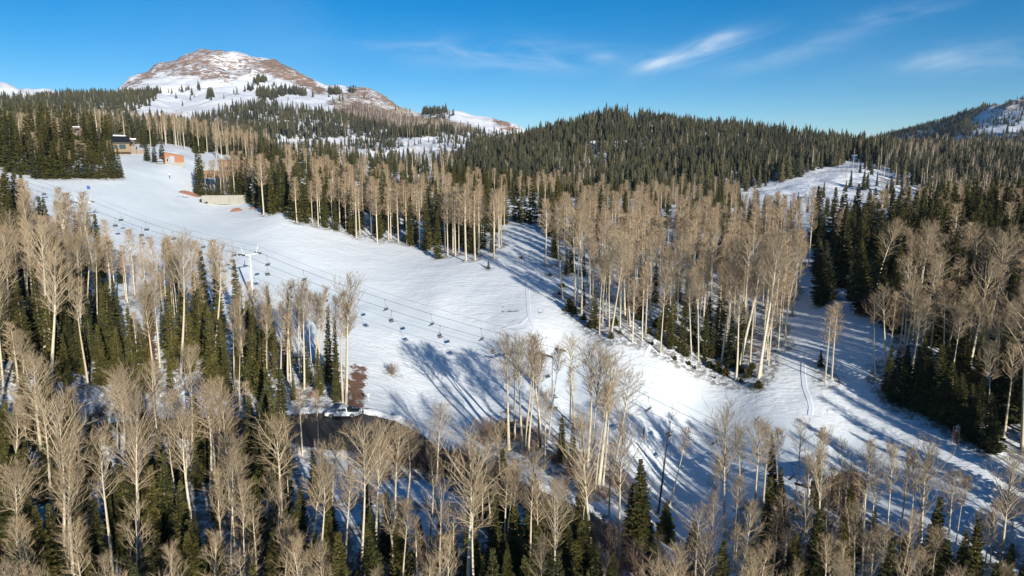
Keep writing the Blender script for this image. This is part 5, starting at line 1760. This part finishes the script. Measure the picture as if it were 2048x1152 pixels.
# chalet with black roofs at the top of the run
p = at(256, 309)
e = house_root("chalet", "tan chalet with black pitched roofs at the top of the ski run", "house", p, face_cam(p, -6))
k = p.y / F * 1.05
MB().box((-2.4, 3.2, 2.2), (6.6, 6.0, 6.0)).build("wall", M_tan, e)
MB().box((2.0, 3.4, 1.4), (2.6, 5.0, 4.6)).build("stone_pier", M_stone, e)
MB().box((5.0, 4.4, .6), (4.6, 4.6, 3.4)).build("wing_wall", M_stone, e)
rf = MB(); rf.add([(-6.4, -.8, 4.9), (1.6, -.8, 4.9), (.4, 3.2, 7.8), (-6.4, 3.2, 7.8), (1.6, 7.0, 4.9), (-6.4, 7.0, 4.9), (-6.4, -.8, 5.2), (1.6, -.8, 5.2), (.4, 3.2, 8.1), (-6.4, 3.2, 8.1), (1.6, 7.0, 5.2), (-6.4, 7.0, 5.2)],
                  [(3, 2, 1, 0), (5, 4, 2, 3), (6, 7, 8, 9), (9, 8, 10, 11), (0, 1, 7, 6), (1, 2, 8, 7), (2, 4, 10, 8), (4, 5, 11, 10), (5, 3, 9, 11), (3, 0, 6, 9)])
rf.build("roof", M_darkroof, e)
rf = MB(); rf.add([(.8, .6, 5.6), (3.4, .6, 5.6), (7.6, .6, 2.6), (7.6, 7.0, 2.6), (3.4, 7.0, 5.6), (.8, 7.0, 5.6), (.8, .6, 5.9), (3.4, .6, 5.9), (7.8, .6, 2.9), (7.8, 7.0, 2.9), (3.4, 7.0, 5.9), (.8, 7.0, 5.9)],
                  [(5, 4, 1, 0), (4, 3, 2, 1), (6, 7, 10, 11), (7, 8, 9, 10), (0, 1, 7, 6), (1, 2, 8, 7), (2, 3, 9, 8), (3, 4, 10, 9), (4, 5, 11, 10), (5, 0, 6, 11)])
rf.build("wing_roof", M_darkroof, e)
window_on(e, -1.9, .15, 3.4, 2.6, 2.0, M_tan)
window_on(e, -4.6, .15, 3.4, 1.4, 1.8, M_tan)
MB().box((-2.2, -1.2, 1.0), (7.0, 2.4, .22)).build("deck", M_brownw, e)
for x in (-5.4, -2.2, 1.0):
    MB().box((x, -2.2, .2), (.22, .22, 1.8)).build("deck_post", M_brownw, e)

# pale house with a snowy flat roof behind the chalet
p = at_r(244, 402)
p.z = float(hgt(p.x, p.y))
zt = z_of(270, p)
e = house_root("pale_house", "pale house with a flat snow covered roof rising behind the black roofed chalet", "house", p, face_cam(p, 5))
hz = max(3.5, zt - p.z)
MB().box((0, 3, hz / 2 - .9), (4.8, 6, hz)).build("wall", M_white, e)
MB().box((0, 3, hz - .25), (5.4, 6.6, .5)).build("roof", M_snowcap, e)
MB().box((5.2, 4, hz - 1.7), (4.6, 4, .5)).build("carport_roof", M_snowcap, e)
MB().box((4.9, 4, hz / 2 - 1.5), (3.6, 3.4, hz - 1.4)).build("wing_wall", M_brownw, e)
window_on(e, 0, -.04, hz - 1.6, 2.6, .8, M_dark)

# brown house with two maroon towers among the trees
p = at_r(168, 372)
e = house_root("brown_house", "brown house with maroon clad tower blocks showing above the conifers", "house", p, face_cam(p, -10))
z0 = z_of(283, p) - p.z
sc_ = p.y / F * 1.05
MB().box((-3.0, 4, z0 / 2), (8.5, 8, max(3, z0 + 1.6))).build("wall", M_stone, e)
tz_ = z_of(254, p) - p.z
MB().box((-2.2, 3.4, tz_ - 2.2), (3.4, 4, 4.4)).build("tower_block", M_stone, e)
f = MB().box((-.35, 1.38, tz_ - 2.0), (2.2, .1, 3.2)).build("tower_cladding", M_maroon, e)
MB().box((-2.0, 3.2, tz_ + .1), (4.4, 4.6, .3)).build("tower_roof", M_snowcap, e)
MB().box((-6.4, 3.4, tz_ - 1.6), (2.0, 3, 4.8)).build("chimney", M_maroon, e)
rf = MB(); gable(rf, -1.0, 7.5, 1.0, 8.0, z_of(279, p) - p.z, 3.0); rf.build("roof", M_brownroof, e)
MB().box((3.2, 4.5, (z_of(279, p) - p.z) / 2 - .4), (8.2, 6.8, z_of(279, p) - p.z + .4)).build("gable_wall", M_brownw, e)
window_on(e, 1.2, 1.05, z_of(284, p) - p.z, 1.4, 1.3, M_dark)
for x in (2.2, 5.0):
    window_on(e, x, 1.05, z_of(286, p) - p.z - .6, 1.2, 1.3, M_dark)

# orange house behind the aspens
p = at_r(455, 306)
e = house_root("orange_house", "orange timber house with a tall bay window, half hidden behind aspens above the wall", "house", p, face_cam(p, 4))
zz_ = lambda v: z_of(v, p) - p.z
sc_ = p.y / F * 1.04
MB().box((0, 1.2, zz_(353) / 2 - .6), (1.9, 2.2, zz_(353) + 1.0)).build("bay_pier", M_concrete, e)
MB().box((0, 1.2, (zz_(349) + zz_(322)) / 2), (12 * sc_, 2.6, zz_(322) - zz_(349))).build("bay_wall", M_timber, e)
window_on(e, .15, -.12, zz_(334), 1.3, 3.0)
MB().box((0, 1.2, zz_(321)), (14.5 * sc_, 3.2, .5)).build("bay_roof", M_maroon, e)
MB().box((3.2, 4.5, (zz_(338) + zz_(322)) / 2), (12, 5, zz_(322) - zz_(338))).build("wall", M_timber, e)
MB().box((2.6, 4.5, zz_(338) / 2 - .5), (11, 4.4, zz_(338) + .9)).build("lower_wall", M_brownw, e)
MB().box((3.2, 4.5, zz_(321) - .1), (13.2, 6, .35)).build("roof", M_maroon, e)
window_on(e, 6.2, 1.96, zz_(330), 1.6, 1.5)
window_on(e, 8.2, 1.96, zz_(330), 1.0, 1.5)
MB().box((-7.6, 2.2, zz_(347) - .2), (7.5, 4, 2.8)).build("side_wing", M_timber, e)
MB().box((-7.8, 2.0, zz_(340)), (8.6, 5, .35)).build("side_roof", M_snowcap, e)
window_on(e, -9.4, .16, zz_(346), 1.8, 1.2, M_dark)

# concrete retaining wall
a_, b_2 = at(404, 406), at(496, 405)
d = b_2 - a_; ln = math.hypot(d.x, d.y)
e = empty("retaining_wall", a_, math.atan2(d.y, d.x))
tag(e, "long pale concrete retaining wall on the snow below the orange house", "wall")
nseg = 5
for k in range(nseg):
    x0 = ln * k / nseg; x1 = ln * (k + 1) / nseg
    zc_ = d.z * (k + .5) / nseg
    MB().box(((x0 + x1) / 2, 0, zc_ + .95), (x1 - x0 - .03, .45, 3.3), 0, .04).build("wall_panel", M_concrete, e)
MB().box((ln / 2, -.02, d.z / 2 + 2.68), (ln + .1, .6, .16)).build("coping", M_concrete, e)
p = at(406, 405)
t_ = MB().add([(0, 0, -.2), (3.2, -.6, -.2), (3.1, .5, -.2), (-.2, .9, -.2), (.1, .2, 1.3), (1.2, .1, .9), (2.9, .1, .25)], [(0, 1, 6, 5), (0, 5, 4), (3, 4, 5), (3, 5, 6, 2), (1, 2, 6), (0, 4, 3), (0, 3, 2, 1)]).build("tarpaulin", M_tarp)
t_.location = (p.x - 1.0, p.y - .8, p.z); tag(t_, "black tarpaulin draped over a heap at the end of the concrete wall", "tarpaulin")


def heap(u, v, L_, W2, H_, m, name, label, cat, seed):
    p = at(u, v)
    nx, ny = 26, 12
    V = []; g = np.random.default_rng(seed)
    for i in range(nx):
        for j in range(ny):
            x = (i / (nx - 1) - .5); y = (j / (ny - 1) - .5)
            z = max(0, 1 - (2 * x) ** 2) ** .6 * max(0, 1 - (2 * y) ** 2) ** .6
            X, Y = p.x + x * L_, p.y + y * W2
            V.append((X, Y, float(hgt(X, Y)) - .25 + z * H_ * (1 + g.uniform(-.35, .35)) + .3 * z))
    a = (np.arange(nx - 1)[:, None] * ny + np.arange(ny - 1)[None]).ravel()
    V = np.array(V); c = np.array(p)
    me = mesh_np(name, V - c, np.c_[a, a + ny, a + ny + 1, a + 1], 4, False)
    o = link(name, me, m); o.location = p
    tag(o, label, cat)


heap(379, 389, 8.0, 3.4, .8, M_redrock, "rock_heap", "long heap of reddish rubble at the foot of the snowy fir above the wall", "rubble heap", 1)
heap(473, 422, 4.4, 2.2, .9, M_redrock, "rock_heap", "small orange red rubble heap on the snow below the concrete wall", "rubble heap", 2)
heap(505, 417, 2.6, 1.6, .5, M_redrock, "rock_heap", "low snowy rubble heap beside the firs past the wall end", "rubble heap", 3)

# ---- signs and posts ------------------------------------------------------------
p = at(738, 807)
e = empty("sign_post", p, face_cam(p)); tag(e, "small white sign board on a thin pole above the parked pickup", "sign")
MB().tube([(0, 0, -.3), (0, 0, 1.85)], .035, 8).build("post", M_white, e)
MB().box((0, -.05, 1.55), (.36, .03, .5)).build("board", M_white, e)
p = at(1912, 888)
e = empty("trail_sign", p, face_cam(p, 30)); tag(e, "trail sign on two wooden posts at the corner of the dark conifers", "sign")
zt = z_of(849, p) - p.z
MB().tube([(.30, 0, -.3), (.30, 0, zt * .9)], .10, 8).build("post", M_orangewood, e)
MB().tube([(-.45, .3, -.3), (-.45, .3, zt * .9)], .08, 8).build("post", M_orangewood, e)
for zc_ in (zt * .9, zt * .70):
    MB().add([(-.1 - .42, -.12, zc_), (-.1, -.12, zc_ - .42), (-.1 + .42, -.12, zc_), (-.1, -.12, zc_ + .42), (-.1 - .42, -.08, zc_), (-.1, -.08, zc_ - .42), (-.1 + .42, -.08, zc_), (-.1, -.08, zc_ + .42)],
             [(0, 1, 2, 3), (7, 6, 5, 4), (0, 4, 5, 1), (1, 5, 6, 2), (2, 6, 7, 3), (3, 7, 4, 0)]).build("board", M_paleboard, e)
MB().box((-.1, .16, zt * .45), (.6, .05, zt * .42)).build("back_panel", M_maroon, e)
p = at(177, 379)
e = empty("blue_marker", p, face_cam(p, 15)); tag(e, "small blue panel standing alone on the upper snow beyond the lift", "marker")
MB().box((0, 0, .75), (.95, .14, 1.0), 0, .03).build("panel", M_blue, e)
for x in (-.35, .35):
    MB().box((x, .02, .1), (.07, .07, .9)).build("leg", M_dark, e)
p = at(340, 358)
e = empty("marker_post", p, face_cam(p)); tag(e, "dark post with a white top on the snow between cabin and big fir", "marker")
MB().tube([(0, 0, -.3), (0, 0, 1.5)], .12, 8).build("post", M_dark, e)
MB().box((0, 0, 1.9), (.45, .3, .8), 0, .05).build("board", M_white, e)
p = at(1287, 878)
e = empty("wooden_post", p); tag(e, "short dark wooden post on the shaded snow near the lift chairs", "post")
MB().tube([(0, 0, -.3), (0, 0, 1.2), (0.06, 0, 2.2)], [.16, .15, .12], 9).build("shaft", M_branch, e)
MB().tube([(0, 0, -.2), (0, 0, .35)], [.2, .18], 9).build("collar", M_orangewood, e)

# ---- hut by the lift foot ----------------------------------------------------------
p = at(1674, 1008)
e = empty("lift_hut", p, face_cam(p, -28))
tag(e, "small brown wooden hut with a dark pitched roof among bare trees at the lift foot", "hut")
MB().box((0, 1.8, 1.3), (3.9, 3.4, 3.2)).build("wall", M_brownw, e)
gm = MB(); gm.prism([(-1.95, 2.9), (1.95, 2.9), (0, 4.25)], .1, 3.5); gm.build("gable_end", M_brownw, e)
rf = MB(); gable(rf, -1.95, 1.95, .1, 3.5, 2.86, 1.5, .55, .16, 'y'); rf.build("roof", M_brownroof, e)
window_on(e, -.9, .08, 1.7, .9, .9, M_timber)
dr = MB().box((.9, .07, 1.05), (.95, .08, 2.1)).build("door", M_maroon, e)
MB().box((.6, 0.02, 1.05), (.06, .08, .14)).build("handle", M_rim, dr)
MB().box((0, -.9, .05), (4.0, 1.8, .16)).build("deck", M_brownw, e)

# ---- fallen branches -----------------------------------------------------------------
for k, (u, v, ln, lab) in enumerate(((1028, 624, 2.6, "long dark fallen branch lying on the snow beside the ski track"), (1018, 624, 1.2, "short dark branch piece next to the long fallen branch on the snow"), (1006, 624, .9, "small dark twig lying alone on the snow before the long branch"),
                                     (1078, 627, 1.9, "v-shaped dark fallen branch on the snow past the ski track"), (1006, 615, .6, "tiny dark twig on the snow above the other branches"))):
    p = at(u, v)
    m = MB(); g = np.random.default_rng(k + 4)
    a = R_(-25) if k != 3 else R_(-40)
    pts = [Vector((math.cos(a) * ln * f + g.uniform(-.05, .05), math.sin(a) * ln * f, .10 + .18 * math.sin(f * 3))) for f in (-.5, -.2, .1, .5)]
    m.tube(pts, [.10, .09, .07, .03], 6)
    for q in range(5 if ln > 1 else 2):
        s = pts[1].lerp(pts[3], g.random())
        m.tube([s, s + Vector((g.uniform(-.5, .5), g.uniform(-.6, .2), g.uniform(.15, .6))) * ln * .35], [.05, .015], 5)
    if k == 3:
        m.tube([pts[3], pts[3] + Vector((.35, .1, .9))], [.07, .02], 5)
    o = m.build("fallen_branch", M_branch); o.location = p; tag(o, lab, "branch", "branches lying on the run")


# ---- ski tracks pressed into the snow ---------------------------------------------------
def track(pxs, w, depth):
    pts = np.array([tuple(at(u, v)) for u, v in pxs])
    t = np.linspace(0, len(pts) - 1, 14 * len(pts))
    q = np.stack([np.interp(t, np.arange(len(pts)), pts[:, k]) for k in range(2)], 1)
    for _ in range(6):
        q[1:-1] = (q[:-2] + q[1:-1] * 2 + q[2:]) / 4
    tg = np.gradient(q, axis=0); tg /= np.linalg.norm(tg, axis=1)[:, None]
    nn = np.c_[-tg[:, 1], tg[:, 0]]
    prof = [(-.5, -.03), (-.38, depth), (-.24, .03), (-.1, depth * .5), (.1, depth * .5), (.24, .03), (.38, depth), (.5, -.03)]
    V = []
    for f, z in prof:
        c = q + nn * f * w
        V.append(np.c_[c, hgt(c[:, 0], c[:, 1]) + z + .02])
    K = len(prof)
    V = np.stack(V, 1).reshape(-1, 3)
    a = (np.arange(len(q) - 1)[:, None] * K + np.arange(K - 1)[None]).ravel()
    link("ski_track", mesh_np("ski_track", V, np.c_[a, a + 1, a + K + 1, a + K], 4, True), M_snowcap, None, 'structure')


track([(1052, 505), (1053, 545), (1055, 590), (1058, 630), (1070, 658), (1088, 682)], 1.1, .07)
track([(1076, 520), (1076, 560)], .9, .05)
track([(1058, 632), (1040, 650), (1010, 655)], .9, .04)
track([(1607, 722), (1606, 745), (1609, 775), (1618, 800), (1622, 815), (1620, 832)], 1.0, .06)
track([(1655, 823), (1690, 822), (1730, 832), (1765, 845)], .8, .07)
track([(1320, 672), (1302, 690), (1290, 712)], .9, .05)
track([(1960, 900), (2000, 906), (2060, 916)], .9, .06)
# ------------------------------------------------------------------ a label for every tree
LAND = [(680, 830, "the white pickup"), (505, 520, "the middle lift tower"), (170, 405, "the upper lift tower"), (1675, 960, "the brown hut"), (1912, 870, "the trail sign"),
        (450, 398, "the concrete wall"), (348, 315, "the timber cabin"), (256, 292, "the black roofed chalet"), (165, 265, "the brown house"), (718, 765, "the bare earth slope"), (1025, 860, "the bare road bank"),
        (1320, 920, "the dark dead tree"), (1656, 690, "the lone aspen pair"), (1055, 445, "the side run head"), (977, 530, "the lone small fir"), (1530, 760, "the grove's lower tip"),
        (1215, 675, "the grove's front edge"), (1600, 600, "the shaded snow lane"), (1780, 800, "the conifer corner"), (1560, 375, "the bare snow knoll"),
        (300, 640, "the snow clearing"), (60, 1060, "the shaded snow strip"), (1200, 1045, "the road bend"), (1440, 1120, "the roadside snow bank"), (840, 1030, "the roadside snow patch"), (330, 1110, "the small snow hollow"), (784, 735, "the lone shrub")]
STAND = {'slope forest': "wooded slope", 'near forest': "roadside forest", 'roadside cluster': "roadside cluster", 'road bank trees': "road bank clump", 'run edge trees': "thin lower trees", 'middle grove': "middle grove", 'right grove': "far grove",
         'right conifers': "deep conifer stand", 'upper tree line': "upper tree line", 'house trees': "house trees", 'lift line saplings': "lift line trees", 'open run': "open run", 'grove edge saplings': "grove edge", 'grove undergrowth': "grove undergrowth", 'near brush': "road brush"}
GROUP = {k: {'aspen': "bare aspens of the ", 'fir': "firs of the ", 'sapling': "low firs along the ", 'shrub': "bare shrubs of the ", 'dead': "dead trees of the "} for k in STAND}
FORM = {'thin': "thin-topped", None: "straight", 'slim': "slender", 'wide': "broad-crowned", 'broom': "fan-crowned", 'fork': "forked", 'low': "low-branched", 'rust': "rust brown"}
KIND = {'aspen': "bare aspen", 'fir': "fir", 'sapling': "low fir", 'shrub': "leafless shrub", 'dead': "dead tree"}
CAT = {'aspen': "tree", 'fir': "tree", 'sapling': "young tree", 'shrub': "shrub", 'dead': "tree"}
buckets = {}
for t in CHOSEN:
    mine = sorted(x['h'] for x in CHOSEN if x['stand'] == t['stand'] and x['kind'] == t['kind'])
    q = mine.index(t['h']) / max(1, len(mine) - 1)
    size = "tall" if q > .66 else ("short" if q < .3 else "mid-height")
    if t['kind'] == 'fir':
        form = {'slim': "narrow", 'rust': "rust brown"}.get(t['form'], "full")
    elif t['kind'] == 'aspen':
        form = FORM[t['form']]
        if abs(t['lean'][0]) > .085:
            form = "leaning " + form
    else:
        form = ""
    um, vm = t['u'], min(1150, t['v'])
    if t['kind'] in ('aspen', 'fir'):
        um, vm = (t['u'] + t['ut']) / 2, min(1150, (t['v'] + t['vt']) / 2)
    k = min(range(len(LAND)), key=lambda i: (LAND[i][0] - um) ** 2 + (1.3 * (LAND[i][1] - vm)) ** 2)
    dd = (LAND[k][0] - um) ** 2 + (1.3 * (LAND[k][1] - vm)) ** 2
    desc = " ".join(x for x in (size, form, KIND[t['kind']]) if x)
    buckets.setdefault((desc, t['stand'], k), []).append((dd, id(t), t))
for (desc, st, k), L_ in buckets.items():
    L_.sort()
    for i, (_, _, t) in enumerate(L_):
        if t['kind'] == 'dead':
            lab = "tall dark dead tree with few branches leaning over the shaded snow"
        elif st == 'open run' and t['kind'] == 'fir':
            lab = "small dark fir standing alone on the open run beside the side run"
        elif st == 'open run':
            lab = "small leafless shrub standing alone on the run above the road"
        elif t['kind'] == 'aspen' and st == 'right grove' and abs(t['u'] - 1656) < 12:
            lab = "pale aspen of the lone pair on the run edge, " + ("standing farther downhill" if t['u'] < 1657 else "standing next to the tree line")
        elif len(L_) == 1:
            lab = f"{desc} of the {STAND[st]}, by {LAND[k][2]}"
        else:
            lab = f"{desc} of the {STAND[st]}, {ordinal(i + 1)} from {LAND[k][2]}"
        tag(t['obj'], lab, CAT[t['kind']], GROUP[st][t['kind']] + STAND[st] if st != 'open run' else None)
# ------------------------------------------------------------------ thin mountain air
def haze(density):
    m = bpy.data.materials.new("thin blue air"); m.use_nodes = True
    nt = m.node_tree; nt.nodes.clear()
    v = N(nt, 'ShaderNodeVolumePrincipled'); v.inputs['Color'].default_value = (0.62, 0.80, 1.0, 1); v.inputs['Density'].default_value = density
    o = N(nt, 'ShaderNodeOutputMaterial'); L(nt, v.outputs[0], o.inputs['Volume'])
    R = 9300.0; z0 = float(GZ.min()) - 1.0; z1 = float(GZ.max()) + 25
    ob = MB().box((0, 0, (z0 + z1) / 2), (2 * R, 2 * R, z1 - z0)).build("haze", m)
    ob['kind'] = 'stuff'
    tag(ob, "thin bluish mountain air softening the far hills and peaks", "haze")


haze(0.000035)
scene.cycles.volume_max_steps = 64
